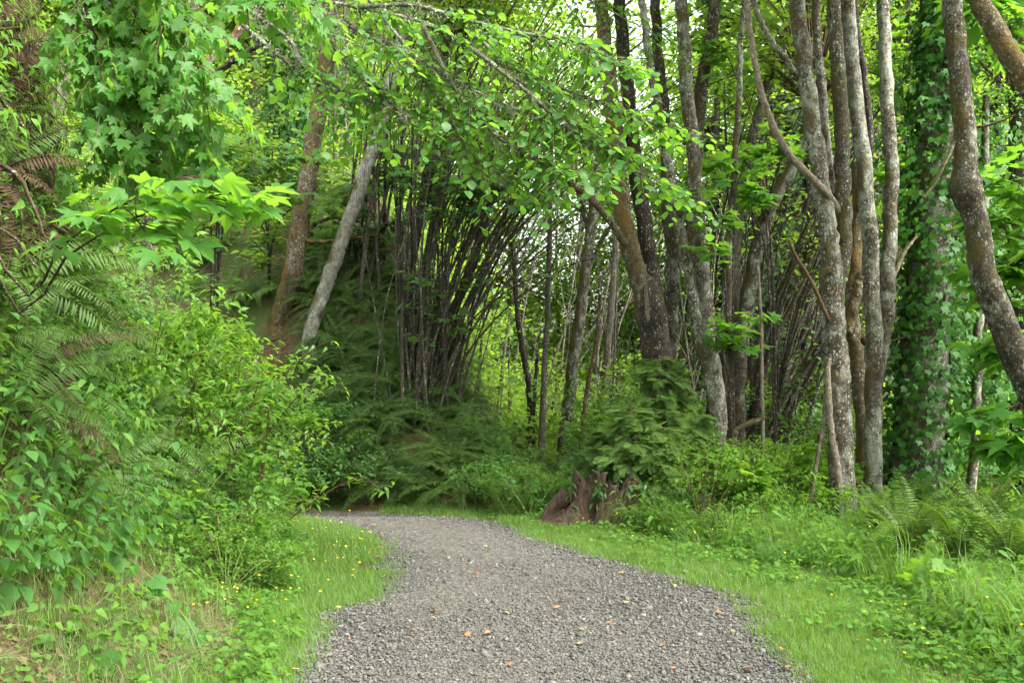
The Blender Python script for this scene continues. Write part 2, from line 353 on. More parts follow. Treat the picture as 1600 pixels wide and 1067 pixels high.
def leaf_diamond(w=.6, fold=.12):
    k = w / 2; return np.array([(0, 0, 0), (-k, .45, fold * k), (0, 1, -.06), (k, .45, fold * k)]), np.array([(0, 2, 1), (0, 3, 2)])
def leaf_lobed(spec, c=(0, .28), curl=.18, cup=.08):
    """a fan round the petiole joint; spec: (angle from the tip in degrees, radius) for one half, tip first"""
    half = [(a, r) for a, r in spec]; full = half + [(-a, r) for a, r in reversed(half[1:] if half[0][0] == 0 else half)]
    v = [(c[0], c[1], .02)]
    for a, r in full:
        x = r * math.sin(R(a)); y = c[1] + r * math.cos(R(a)); v.append((x, y, -curl * (r * r) + cup * abs(x)))
    m = len(full); f = [(0, 1 + (i + 1) % m, 1 + i) for i in range(m)]
    v = np.array(v); return v / np.array([1, 1, 1]), np.array(f)
MAPLE = [leaf_lobed([(0, .78), (9, .60), (17, .56), (25, .40), (35, .54), (44, .76), (52, .57), (62, .48), (70, .34), (88, .46), (100, .52), (112, .38), (150, .26), (180, .13)], curl=c, cup=k) for c, k in ((.12, .05), (.3, .25), (.05, -.12), (.5, .45), (.25, .6), (.7, .1))]
IVY = [leaf_lobed([(0, .72), (16, .42), (30, .34), (52, .50), (70, .36), (105, .40), (140, .34), (180, .18)], curl=c) for c in (.15, .3)]
OVATE = [leaf_ovate(.62, 3, c, k) for c, k in ((.08, .3), (.25, .15), (.02, .5), (.35, .4))]
ROUND = [leaf_round(.82, c, k) for c, k in ((.08, .2), (.2, .35), (.3, .1), (.0, .1))]
LANCE = [leaf_ovate(.42, 3, c, k) for c, k in ((.15, .4), (.35, .5), (.25, .2), (.5, .3))]
DIAM = [leaf_diamond(.62, .2), leaf_diamond(.55, .5), leaf_diamond(.7, 0)]

def frame(axis, normal):
    y = nrm(axis); z = normal - (normal * y).sum(-1, keepdims=True) * y; z = nrm(z); x = np.cross(y, z); return np.stack([x, y, z], -1)
def put(mb, tpls, org, axis, normal, size, mi=0, tint=None):
    """many leaves into one mesh"""
    N = len(org)
    if not N: return
    Rm = frame(np.asarray(axis, float), np.asarray(normal, float)); size = np.broadcast_to(np.asarray(size, float), (N,))
    tint = rng.uniform(0, 1, N) if tint is None else np.broadcast_to(tint, (N,))
    pick = rng.integers(0, len(tpls), N)
    for k, (tv, tf) in enumerate(tpls):
        s = np.nonzero(pick == k)[0]
        if not len(s): continue
        v = np.einsum('nij,kj->nki', Rm[s], tv) * size[s, None, None] + np.asarray(org)[s, None]
        f = tf[None] + (np.arange(len(s)) * len(tv))[:, None, None]
        mb.add(v.reshape(-1, 3), f.reshape(-1, 3), mi, np.repeat(tint[s], len(tv)))
_leafmesh = {}
def leaf_meshes(key, tpls, mat):
    k = (key, mat.name)
    if k not in _leafmesh:
        L = []
        for tv, tf in tpls:
            mb = MB(); mb.add(tv, tf, 0, .5); L.append(mb.mesh('leaf', mat))
        _leafmesh[k] = L
    return _leafmesh[k]
def leaf_parts(parent, meshes, org, axis, normal, size, name='leaf', base=(0, 0, 0)):
    Rm = frame(np.asarray(axis, float), np.asarray(normal, float)); size = np.broadcast_to(size, (len(org),))
    for i in range(len(org)):
        o = bpy.data.objects.new(name, meshes[rnd.randrange(len(meshes))]); COL.objects.link(o); o.parent = parent
        o.matrix_basis = mat4(Rm[i] * size[i], np.asarray(org[i]) - base)

def gn_stuff(name, tpls, mats, pts, rot, scl, pick, label=None, cat=None):
    """one object: templates and points in one mesh, the modifier sets a template on each point"""
    mb = MB(); tm = []
    for k, t in enumerate(tpls):
        for (v, f, mi, ti) in t: mb.add(v, f, mi, ti); tm += [k] * len(v)
    nT = mb.n; N = len(pts)
    # loose points come last
    mb.v.append(np.asarray(pts, float)); mb.t.append(np.zeros(N)); mb.n += N
    tm = np.concatenate([np.array(tm), np.full(N, -1)]).astype(np.int32)
    z3 = np.zeros((nT, 3), np.float32)
    if np.ndim(scl) == 1: scl = np.repeat(np.asarray(scl)[:, None], 3, 1)
    me = mb.mesh(name, mats, True, {'tm': ('INT', tm), 'pick': ('INT', np.concatenate([np.full(nT, -1), pick]).astype(np.int32)),
        'rot': ('FLOAT_VECTOR', np.vstack([z3, rot]).astype(np.float32)), 'scl': ('FLOAT_VECTOR', np.vstack([z3, scl]).astype(np.float32))})
    o = link(name, me); tag(o, label, cat, None, 'stuff')
    g = bpy.data.node_groups.new(name, 'GeometryNodeTree')
    g.interface.new_socket('Geometry', in_out='INPUT', socket_type='NodeSocketGeometry'); g.interface.new_socket('Geometry', in_out='OUTPUT', socket_type='NodeSocketGeometry')
    n, l = g.nodes, g.links; gi = n.new('NodeGroupInput'); go = n.new('NodeGroupOutput')
    def attr(nm, ty):
        a = n.new('GeometryNodeInputNamedAttribute'); a.data_type = ty; a.inputs[0].default_value = nm; return a.outputs[0]
    def eq(sock, k):
        c = n.new('FunctionNodeCompare'); c.data_type = 'INT'; c.operation = 'EQUAL'; l.new(sock, c.inputs[2]); c.inputs[3].default_value = k; return c.outputs[0]
    def sep(k):
        s = n.new('GeometryNodeSeparateGeometry'); s.domain = 'POINT'; l.new(gi.outputs[0], s.inputs[0]); l.new(eq(attr('tm', 'INT'), k), s.inputs[1]); return s.outputs[0]
    P_ = sep(-1); j = n.new('GeometryNodeJoinGeometry'); e2r = n.new('FunctionNodeEulerToRotation'); l.new(attr('rot', 'FLOAT_VECTOR'), e2r.inputs[0]); sa = attr('scl', 'FLOAT_VECTOR')
    for k in range(len(tpls)):
        ip = n.new('GeometryNodeInstanceOnPoints'); l.new(P_, ip.inputs['Points']); l.new(eq(attr('pick', 'INT'), k), ip.inputs['Selection']); l.new(sep(k), ip.inputs['Instance'])
        l.new(e2r.outputs[0], ip.inputs['Rotation']); l.new(sa, ip.inputs['Scale']); l.new(ip.outputs[0], j.inputs[0])
    l.new(j.outputs[0], go.inputs[0]); md = o.modifiers.new('scatter', 'NODES'); md.node_group = g
    return o
def align_euler(nv, yaw):
    """eulers that turn Z to nv after a spin by yaw about Z (XYZ order: Rz Ry Rx), small-tilt safe"""
    from mathutils import Vector, Quaternion
    out = np.zeros((len(nv), 3))
    for i in range(len(nv)):
        q = Vector((0, 0, 1)).rotation_difference(Vector(nv[i])) @ Quaternion((0, 0, 1), yaw[i]); out[i] = q.to_euler()
    return out

# ================================================================== the setting
def part(name, mb, mats, parent, smooth=True):
    """a part given in world points, stored relative to its thing's base"""
    b = np.array(parent.location); mb.v = [v - b for v in mb.v]
    return mb.build(name, mats, parent, smooth)
def axis_coords(lo, hi, step, far):
    a = np.arange(lo, hi + step / 2, step); o = [a]; s = step; x = hi; ext = []
    while x < far: s *= 1.35; x += s; ext.append(x)
    s = step; x = lo; pre = []
    while x > -far: s *= 1.35; x -= s; pre.append(x)
    return np.concatenate([pre[::-1], a, ext])
gx = axis_coords(-6.5, 6, .09, 420); gy = axis_coords(2.0, 17, .09, 420)
X, Y = np.meshgrid(gx, gy); Z = height(X, Y)
onp = (sdist(np.c_[X.ravel(), Y.ravel()], EDGE_L) < -.1) & (sdist(np.c_[X.ravel(), Y.ravel()], EDGE_R) > .1)
Z = Z - .03 * onp.reshape(Z.shape)
mb = MB(); nx = len(gx); ii = (np.arange(len(gy) - 1)[:, None] * nx + np.arange(nx - 1)[None]).ravel()
mb.add(np.c_[X.ravel(), Y.ravel(), Z.ravel()], np.c_[ii, ii + 1, ii + nx + 1, ii + nx])
tag(mb.build('ground', M['ground']), kind='structure')

def inside_path(p, m=0.0):
    return (sdist(p, EDGE_L) < -m) & (sdist(p, EDGE_R) > m)
# the gravel path: a sheet a little over the ground between its two edges
el = np.array(EDGE_L[:-1]); er = np.array(EDGE_R[:-1])
def resample(p, n):
    s = np.r_[0, np.cumsum(np.hypot(*np.diff(p, axis=0).T))]; t = np.linspace(0, s[-1], n); return np.c_[np.interp(t, s, p[:, 0]), np.interp(t, s, p[:, 1])]
a, b = resample(el, 160), resample(er, 160); tt = np.linspace(0, 1, 25)
G = a[:, None] * (1 - tt)[None, :, None] + b[:, None] * tt[None, :, None]
jag = .06 * np.array([wob(G[i, 0, 0] * 9, G[i, 0, 1] * 9) for i in range(160)]).reshape(-1)
G[:, 0, 0] += jag; G[:, -1, 0] -= jag
gzv = height(G[..., 0], G[..., 1]) + .012 + .02 * np.sin(pi * tt)[None]
mb = MB(); ii = (np.arange(159)[:, None] * 25 + np.arange(24)[None]).ravel()
mb.add(np.c_[G.reshape(-1, 2), gzv.ravel()], np.c_[ii, ii + 1, ii + 26, ii + 25]); tag(mb.build('path', M['bed']), kind='structure')

def scatter(n, x0, x1, y0, y1, keep, near=0.0):
    """random ground points, denser near the camera when near > 0"""
    y = y0 + (y1 - y0) * rng.uniform(0, 1, n) ** (1 + near); x = rng.uniform(x0, x1, n); p = np.c_[x, y]; k = keep(p); return p[k]
def seen(p, margin=420):
    return np.abs(p[:, 0] / np.maximum(p[:, 1], .1) * F) < 800 + margin

# crushed stone lying on the path
def rock():
    import bmesh
    bm = bmesh.new()
    for _ in range(11):
        v = nrm(rng.normal(size=3)) * rng.uniform(.75, 1.0) * np.array([1, .8, .55]); bm.verts.new(v)
    bmesh.ops.convex_hull(bm, input=bm.verts); bmesh.ops.triangulate(bm, faces=bm.faces)
    bm.verts.ensure_lookup_table(); used = [v for v in bm.verts if v.link_faces]; idx = {v: i for i, v in enumerate(used)}
    V = np.array([v.co[:] for v in used]); Fc = np.array([[idx[v] for v in f.verts] for f in bm.faces]); bm.free(); return V, Fc
rocks = [[(*rock(), 0, .5)] for _ in range(8)]
p = scatter(125000, -2.9, 2.2, 4.2, 12.0, lambda q: seen(q) & inside_path(q, -.30), .55)
ed = np.minimum(-sdist(p, EDGE_L), sdist(p, EDGE_R)); wear = wob(p[:, 0] * 1.7, p[:, 1] * .8)
rag = .10 * wob(p[:, 0] * 6, p[:, 1] * 6); keep = (ed + rag > .05 * rng.normal(size=len(p))) | (rng.uniform(size=len(p)) < .07 * np.exp(ed / .12)) ; p = p[keep]; ed = ed[keep]; wear = wear[keep]
sz = rng.lognormal(math.log(.0098), .42, len(p)) * (1 - .28 * smooth(.2, .8, ed) * smooth(-.3, .5, wear)) 
tcr = np.clip(ed / 1.4, 0, 1); zz = height(p[:, 0], p[:, 1]) + .014 + .015 * np.sin(pi * tcr / 2) + rng.uniform(0, .008, len(p))
rot = np.c_[rng.normal(0, .45, len(p)), rng.normal(0, .45, len(p)), rng.uniform(0, 6.28, len(p))]
gn_stuff('gravel', rocks, [M['stone']], np.c_[p, zz], rot, sz, rng.integers(0, 8, len(p)), 'loose grey crushed gravel covering the path', 'gravel')

# ---------------------------------------------------------------- grass and low herbs
def tuft(nb, h, spread, w, lean, mat=0):
    mb = MB()
    for _ in range(nb):
        a = rnd.uniform(0, 6.28); r = spread * math.sqrt(rnd.random()); hh = h * rnd.uniform(.5, 1.1); b = np.array([r * math.cos(a), r * math.sin(a), 0])
        d = rnd.uniform(0, 6.28); L = lean * rnd.uniform(.2, 1.2) * hh; dv = np.array([math.cos(d), math.sin(d), 0]); sd = np.array([-dv[1], dv[0], 0]) * w * rnd.uniform(.7, 1.2)
        m = b + dv * L * .3 + np.array([0, 0, hh * .6]); t = b + dv * L + np.array([0, 0, hh])
        mb.add([b - sd, b + sd, m - sd * .8, m + sd * .8, t], [(0, 1, 3), (0, 3, 2), (2, 3, 4)], mat, rnd.random())
    return list(zip(mb.v, [f - o for f, o in zip(mb.f3, np.cumsum([0] + [len(v) for v in mb.v[:-1]]))], [mat] * len(mb.v), mb.t))
def merge(tp):
    mb = MB()
    for v, f, mi, t in tp: mb.add(v, f, mi, t)
    return [(np.vstack(mb.v), np.vstack(mb.f3), tp[0][2], np.concatenate(mb.t))]
def herb(nl, r, h, size, tpl, mat=0, stemmat=None):
    mb = MB(); a = rng.uniform(0, 6.28, nl); rr = r * np.sqrt(rng.uniform(.05, 1, nl)); z = h * rng.uniform(.35, 1, nl)
    org = np.c_[rr * np.cos(a), rr * np.sin(a), z]; ax = np.c_[np.cos(a), np.sin(a), rng.uniform(-.5, .3, nl)]; nm = np.c_[rng.normal(0, .35, nl), rng.normal(0, .35, nl), np.ones(nl)]
    put(mb, tpl, org, ax, nm, size * rng.uniform(.6, 1.25, nl), mat)
    for i in range(0, nl, 2):
        q = np.array([(0, 0, 0), org[i] * np.array([.6, .6, .7]), org[i]]); s = np.array([.0012, 0, 0]) 
        mb.add(np.vstack([q - s, q + s]), [(0, 3, 4), (0, 4, 1), (1, 4, 5), (1, 5, 2)], mat, .5)
    return [(np.vstack(mb.v), np.vstack([f for f in mb.f3]), mat, np.concatenate(mb.t))]
def yaw_rot(n, tilt=.12): return np.c_[rng.normal(0, tilt, n), rng.normal(0, tilt, n), rng.uniform(0, 6.28, n)]

short = [merge(tuft(26, .055, .09, .0017, .7)) for _ in range(3)]; tall = [merge(tuft(22, .20, .10, .0022, .7)) for _ in range(3)]; wild = [merge(tuft(18, .38, .10, .0025, .6)) for _ in range(2)]
# verge zones: signed distances measured from the gravel edge
def right_off(q): return -sdist(q, EDGE_R)
def left_off(q): return sdist(q, EDGE_L)
pr = scatter(60000, -1.5, 9.5, 4.2, 13, lambda q: seen(q) & (right_off(q) > -.14) & (sdist(q, BANK_F) < .1), .5)
off = right_off(pr) + .25 * wob(pr[:, 0] * 2, pr[:, 1] * 2); kp = (off > .07 * rng.normal(size=len(pr)) - .02 + .10 * wob(pr[:, 0] * 6, pr[:, 1] * 6)) & (rng.uniform(size=len(pr)) < np.where(off < .9, 1, np.where(off < 1.6, .55, .22))); pr = pr[kp]; off = off[kp]
pl = scatter(40000, -5, -.4, 4.2, 12.6, lambda q: seen(q) & (left_off(q) > -.14), .5)
offl = left_off(pl) + .06 * wob(pl[:, 0] * 3, pl[:, 1] * 3); sb = sdist(pl, BANK_N)
kp = (offl > .06 * rng.normal(size=len(pl)) - .02 + .08 * wob(pl[:, 0] * 6, pl[:, 1] * 6)) & (sdist(pl, BANK_F) < .25) & (rng.uniform(size=len(pl)) < np.where(sb < -.15, 1, np.where(sb < .15, .45, np.where(sb < .9, .10, .03)))); pl = pl[kp]; offl = offl[kp]; sb = sb[kp]
pt = np.vstack([pr, pl]); tallness = np.concatenate([.75 * smooth(.9, 1.8, off), .25 * smooth(.1, .5, sb + .2) * .3])
u = rng.uniform(size=len(pt)); pick = np.where(u < tallness * .8, np.where(u < tallness * .14, 6 + rng.integers(0, 2, len(pt)), 3 + rng.integers(0, 3, len(pt))), rng.integers(0, 3, len(pt)))
thin = wob(pt[:, 0] * 5 + 3, pt[:, 1] * 5) > -.42; pt = pt[thin]; pick = pick[thin]
sc_ = rng.uniform(.6, 1.45, len(pt)) * (1 + .25 * wob(pt[:, 0] * 4, pt[:, 1] * 4))
gn_stuff('grass', short + tall + wild, [M['grass']], np.c_[pt, height(pt[:, 0], pt[:, 1]) - .005], yaw_rot(len(pt)), sc_, pick, 'bright green grass along both edges of the gravel path', 'grass')
# clover and buttercup leaves
hb = [herb(16, .11, .09, .035, ROUND), herb(18, .14, .16, .05, OVATE), herb(14, .10, .06, .028, OVATE), herb(16, .16, .28, .065, LANCE)]
ph = scatter(11500, -1, 9.5, 4.2, 13, lambda q: seen(q) & (right_off(q) > .15) & (sdist(q, BANK_F) < 0), .4)
o2 = right_off(ph); kp = rng.uniform(size=len(ph)) < np.where(o2 < .6, .2, np.where(o2 < 1.2, .7, 1)); ph = ph[kp]; o2 = o2[kp]
pk = np.where(o2 < 1.0, rng.choice([0, 2], len(ph)), rng.integers(0, 4, len(ph)))
pb = scatter(17000, -6.5, -1.2, 2.8, 12, lambda q: seen(q) & (sdist(q, BANK_N) > -.25), .3)
s2 = sdist(pb, BANK_N); kp = rng.uniform(size=len(pb)) < np.where(s2 < .1, .55, np.where(s2 < .7, .36, .8)) * (.35 + .65 * (wob(pb[:, 0] * 2.5, pb[:, 1] * 2.5) > -.15)); pb = pb[kp]; s2 = s2[kp]
pkb = np.where(s2 < .9, rng.choice([0, 2, 2, 1], len(pb)), rng.integers(0, 4, len(pb)))
pa = np.vstack([ph, pb]); nv = gnormal(pa[:, 0], pa[:, 1]); nv = nrm(nv + np.array([0, 0, .5]))
gn_stuff('ground_cover', hb, [M['herb']], np.c_[pa, height(pa[:, 0], pa[:, 1]) - .01], align_euler(nv, rng.uniform(0, 6.28, len(pa))), rng.uniform(.7, 1.5, len(pa)), np.concatenate([pk, pkb]), 'low leafy herbs covering the bank foot and verge', 'ground cover')
# dry straw and dead leaves on the soil of the bank foot
straw = [merge(tuft(7, .16, .12, .0012, 2.2)), [(OVATE[1][0] * .05, OVATE[1][1], 0, .3)], [(MAPLE[3][0] * .05, MAPLE[3][1], 0, .8)]]
pq = scatter(5600, -4.5, -1.3, 2.8, 9.5, lambda q: seen(q) & (sdist(q, BANK_N) > -.05) & (sdist(q, BANK_N) < 1.5), .4)
nv = gnormal(pq[:, 0], pq[:, 1])
gn_stuff('leaf_litter', straw, [M['drygrass']], np.c_[pq, height(pq[:, 0], pq[:, 1]) + .012], align_euler(nv, rng.uniform(0, 6.28, len(pq))), rng.uniform(.5, 1.2, len(pq)), rng.choice([0, 0, 1, 2], len(pq)), 'dry straw and dead leaves on the bare soil of the bank foot', 'leaf litter')
# buttercups
th = np.linspace(0, 2 * pi, 6, endpoint=False); fl = np.vstack([[0, 0, 0], np.c_[np.cos(th), np.sin(th), np.full(6, .35)] * .0085]); ff = np.array([(0, 1 + i, 1 + (i + 1) % 6) for i in range(6)])
def flower(h): 
    s = .0012; q = np.array([(-s, 0, 0), (s, 0, 0), (-s, 0, h), (s, 0, h)]); return [(fl + [0, 0, h], ff, 0, .5), (q, np.array([(0, 1, 3), (0, 3, 2)]), 1, .5)]
pf1 = scatter(900, -3.2, -.9, 6.0, 11, lambda q: seen(q) & (left_off(q) > .05) & (sdist(q, BANK_N) < .3))
pf2 = scatter(1500, 0, 6, 4.5, 11.5, lambda q: seen(q) & (right_off(q) > .35) & (right_off(q) < 2.6))
kp = rng.uniform(size=len(pf2)) < .26; pf = np.vstack([pf1[::2], pf2[kp]])
gn_stuff('buttercups', [flower(.12), flower(.22)], [M['buttercup'], M['green_stem']], np.c_[pf, height(pf[:, 0], pf[:, 1])], yaw_rot(len(pf), .25), rng.uniform(.7, 1.2, len(pf)), rng.integers(0, 2, len(pf)), 'tiny yellow buttercups dotted through the grass', 'flowers')

# ================================================================== trees
def pixpath(pts, d, d2=None, n=None, root=False):
    """photo pixels at a distance (running to d2) to a smooth line in space; root sets its foot into the ground"""
    d2 = d if d2 is None else d2; m = len(pts); L = np.linspace(0, 1, m)
    w = np.array([P(q[0], q[1], (q[2] if len(q) > 2 else d + (d2 - d) * t)) for q, t in zip(pts, L)])
    if root:
        f = w[0].copy(); f[2] = gz(f[0], f[1]) - .4
        if w[0][2] - f[2] > .25: w = np.vstack([f, w])
        else: w[0] = f
    return catmull(w, n or 7 * len(w) + 2)
def limb(mb, line, r0, r1, sides=9, wobble=.12, jitter=.012, flare=0, blunt=False, bulge=None):
    n = len(line); t = np.linspace(0, 1, n); r = r0 + (r1 - r0) * t
    if flare: r = r * (1 + flare * np.exp(-t * n * .8))
    if bulge: r = r * (1 + bulge[1] * np.exp(-((line[:, 2] - bulge[0]) / bulge[2]) ** 2))
    if blunt: r = r * np.sqrt(np.clip(1 - np.clip((t - .78) / .225, 0, 1) ** 2, .02, 1))
    k = np.cumsum(rng.normal(0, 1, (n, 3)), 0) * .3 + rng.normal(0, .5, (n, 3)); ln = line + k * jitter * min(1, r0 * 14); ln[0] = line[0]
    mb.add(*tube(ln, r, sides, wobble)); return ln
# leafy tops shared by the taller trees
def crown_mesh(n, rx, rz, leaf, tpl, mat, clumps=60):
    mb = MB(); c = rng.normal(size=(clumps, 3)); c = nrm(c) * rng.uniform(.35, 1, (clumps, 1)) ** .6 * np.array([rx, rx, rz])
    k = rng.integers(0, clumps, n); cr = rng.uniform(.25, .6, clumps)
    o = c[k] + rng.normal(size=(n, 3)) * cr[k, None] * np.array([.6, .6, .28])
    ax = np.c_[rng.normal(size=(n, 2)), rng.normal(-.35, .35, n)]; nm = np.c_[rng.normal(0, .4, (n, 2)), np.ones(n)]
    put(mb, tpl, o, ax, nm, leaf * rng.uniform(.7, 1.2, n), 0)
    for i in range(clumps):        # twigs that carry the clumps
        mb.add(*tube(np.array([c[i] * .15 + [0, 0, -rz * .55], c[i] * .55 - [0, 0, .1 * rz], c[i]]), [.022, .014, .005], 3), 1)
    return mb.mesh('crown', [mat, M['twig']])
CROWNS = [crown_mesh(2600, 1.9, 1.6, .13, DIAM, M['far'], 70), crown_mesh(2200, 1.6, 2.0, .12, DIAM, M['alder'], 60), crown_mesh(2400, 2.2, 1.3, .18, MAPLE[:1], M['maple'], 50)]
def put_crown(parent, top, k, s=1.0):
    o = bpy.data.objects.new('crown', CROWNS[k]); COL.objects.link(o); o.parent = parent
    o.location = np.array(top) - np.array(parent.location); o.scale = (s, s, s * rnd.uniform(.85, 1.1)); o.rotation_euler = (0, 0, rnd.uniform(0, 6.28)); return o

def tree(name, label, mat, stems, cat='tree', group=None, crown=None, crown_s=1.0, flare=.5, trunkname='trunk', sub=True):
    """stems: dicts with pts (pixels, foot first), d, d2, r=(foot, top) half widths in pixels, root; every stem is a part"""
    s0 = stems[0]; f = P(*s0['pts'][0][:2], s0['d']); base = np.array([f[0], f[1], gz(f[0], f[1])])
    t = thing(name, label, cat, base, group); tops = []
    for s in stems:
        mb = MB(); d = s['d']; d2 = s.get('d2', d); ln = pixpath(s['pts'], d, d2, root=s.get('root', False))
        ln = limb(mb, ln, s['r'][0] * d / F, s['r'][1] * d2 / F, 13 if s['r'][0] > 7 else 7, s.get('wob', .10), flare=flare if s.get('root') else -.22, bulge=s.get('bulge'), jitter=s.get('jit', .014), blunt=(not s.get('top') and s['r'][1] > 12) or s.get('name') == 'stub')
        # little dead side twigs
        for _ in range(s.get('twigs', 0)):
            i = rnd.randrange(2, len(ln) - 1); u = rnd.uniform(0, 6.28); L = rnd.uniform(.15, .6); dv = np.array([math.cos(u), .4 * math.sin(u), rnd.uniform(-.1, .8)])
            q = np.array([ln[i], ln[i] + dv * L * .5 + [0, 0, .02], ln[i] + dv * L]); mb.add(*tube(q, [.009, .006, .002], 4), 0)
        o = part(s.get('name', trunkname), mb, M[s.get('mat', mat)], t)
        if s.get('label'): o['label'] = s['label']
        if s.get('top'): tops.append(ln[-1])
    if crown is not None:
        for q in tops: put_crown(t, q + [rnd.uniform(-.3, .3), rnd.uniform(-.2, .4), .8], crown, crown_s)
    return t

# --- the stand right of the path
tA = tree('maple_tree', 'forked mossy grey trunk at the grass edge, a curved bare limb on its left', 'bark', [
    dict(pts=[(1322, 822), (1318, 720), (1310, 600), (1301, 500), (1299, 425), (1299, 385)], d=10.3, r=(20, 18), root=True),
    dict(pts=[(1300, 470), (1297, 420), (1286, 350), (1268, 220), (1250, 90), (1239, -20), (1228, -200), (1215, -420)], d=10.3, r=(16, 10), top=1, mat='bark_lichen', twigs=3),
    dict(pts=[(1303, 480), (1308, 430), (1317, 370), (1314, 250), (1306, 110), (1300, -20), (1296, -200), (1290, -420)], d=10.3, d2=10.5, r=(14, 9), top=1, twigs=3),
    dict(pts=[(1299, 425), (1297, 300), (1286, 160), (1275, 10), (1268, -180), (1262, -300)], d=10.4, d2=11, r=(8, 6), mat='bark_lichen'),
    dict(pts=[(1318, 352, 10.42), (1305, 322, 10.3), (1278, 288), (1230, 236), (1198, 170), (1178, 90), (1167, 5), (1160, -80)], d=10.2, d2=9.8, r=(7, 4), mat='deadwood', name='limb', jit=.006),
    dict(pts=[(1254, 130, 10.3), (1222, 88), (1200, 60), (1180, 20), (1168, -30)], d=10.2, d2=9.9, r=(5.5, 4), mat='bark_lichen', name='limb'),
    dict(pts=[(1295, 500), (1268, 440), (1245, 400), (1232, 375)], d=10.2, d2=9.9, r=(3.5, 2), mat='twig', name='limb'),
    dict(pts=[(1312, 815), (1310, 740), (1300, 665), (1296, 600), (1297, 560)], d=10.0, d2=10.1, r=(6, 4), mat='deadwood', name='limb')], crown=1, crown_s=.9)
tB = tree('maple_tree', 'pale lichen spotted trunk just right of the forked mossy trunk', 'bark_lichen', [
    dict(pts=[(1368, 800), (1364, 700), (1362, 520), (1352, 310), (1336, 150), (1318, 0), (1308, -200), (1300, -420)], d=10.8, r=(15.5, 9), root=True, top=1, twigs=4),
    dict(pts=[(1364, 620), (1384, 520), (1392, 440), (1398, 280), (1390, 140), (1385, -20), (1382, -250), (1380, -420)], d=10.9, d2=11.2, r=(13, 8), top=1, twigs=3),
    dict(pts=[(1392, 440), (1410, 400), (1430, 370)], d=11, d2=11.4, r=(4, 2), name='limb')], crown=0, crown_s=.9)
tC = tree('maple_tree', 'orange mossed dark stem standing behind the forked trunk and the pale spotted one', 'bark_moss', [
    dict(pts=[(1350, 790), (1348, 680), (1338, 560), (1332, 470), (1340, 380), (1342, 250)], d=11.6, r=(13, 9), root=True),
    dict(pts=[(1325, 520), (1340, 460), (1352, 420)], d=11.5, r=(8, 6), name='limb'),
    dict(pts=[(1342, 330), (1358, 230), (1352, 140), (1338, 50), (1330, -60)], d=11.5, r=(6, 5), mat='bark_dark'),
    dict(pts=[(1352, 533), (1362, 530)], d=11.4, d2=11.15, r=(9, 7), name='stub')], flare=.3)
tD = tree('maple_tree', 'leaning grey trunk with a swollen knot at the right edge', 'bark', [
    dict(pts=[(1668, 780), (1620, 640), (1585, 560), (1553, 480), (1533, 420), (1522, 350), (1506, 300), (1503, 250), (1500, 180), (1490, 80), (1482, -10), (1474, -200), (1466, -380)], d=9.0, r=(24, 13), root=True, top=1, jit=.008, bulge=(CZ + (HY - 298) / F * 9, .42, .13)),
    dict(pts=[(1494, 215), (1478, 250), (1460, 285), (1443, 308)], d=9, d2=8.7, r=(3.5, 2), name='limb', mat='bark_lichen'),
    dict(pts=[(1519, 200), (1548, 195), (1585, 180)], d=9, d2=8.8, r=(2.5, 1.2), name='limb', mat='twig')], crown=2, crown_s=.7)
tE = tree('maple_tree', 'mossy limb slanting across the upper right corner', 'bark_moss', [
    dict(pts=[(1960, 900), (1860, 600), (1760, 390), (1680, 255), (1610, 140), (1563, 62), (1520, -5), (1480, -80), (1430, -220)], d=8.4, r=(24, 12), root=True, top=1, jit=.008)], crown=2, crown_s=.6)
tree('maple_tree', 'dark brown trunk behind the slanting limb in the upper right corner', 'bark_dark', [dict(pts=[(1606, 760), (1600, 400), (1597, 100), (1592, -100), (1588, -260)], d=13.5, r=(26, 20), root=True, top=1)], crown=0)
tree('alder_tree', 'slim speckled trunk low down right of the ivy trunk', 'bark_lichen', [dict(pts=[(1517, 800), (1524, 700), (1530, 600), (1535, 480), (1542, 300), (1545, 150)], d=11.6, r=(9, 5), root=True, top=1)], crown=1, crown_s=.45, flare=.2)
# ivy tree
IV = [(1425, 800), (1436, 700), (1446, 560), (1455, 420), (1462, 280), (1467, 140), (1470, 20), (1472, -150), (1474, -360)]
tree('maple_tree', 'thick tall trunk wrapped in dark ivy', 'bark_lichen', [dict(pts=IV, d=11.8, r=(44, 22), root=True, top=1)], crown=0, crown_s=1.2)

# --- second group, above the cedar bush
tree('maple_tree', 'massive old dark mossy trunk behind the cedar bush, splitting low into several limbs', 'bark_dark', [
    dict(pts=[(1036, 760), (1034, 690), (1028, 610), (1021, 540), (1013, 480), (1006, 435)], d=12.6, r=(31, 19), root=True),
    dict(pts=[(1020, 560, 12.72), (1004, 460, 12.6), (988, 395), (975, 325), (964, 200), (950, 80), (938, -30), (925, -250)], d=12.5, r=(17, 9), top=1, mat='bark_moss'),
    dict(pts=[(1022, 560, 12.75), (1018, 460), (1009, 370), (990, 230), (974, 100), (962, -20), (950, -250)], d=12.7, r=(15, 8), top=1),
    dict(pts=[(1042, 640), (1045, 560), (1048, 470), (1052, 400), (1046, 330), (1040, 180), (1028, 40), (1018, -160)], d=13.1, r=(13, 7), mat='bark'),
    dict(pts=[(978, 385), (958, 352), (930, 318), (902, 292), (880, 272), (863, 258)], d=12.3, d2=11.4, r=(6.5, 3.5), name='limb', mat='bark_moss'),
    dict(pts=[(1012, 500), (1008, 460), (1003, 430)], d=12.2, d2=12.1, r=(3.5, 2), name='limb', mat='deadwood')], crown=0, flare=.4)
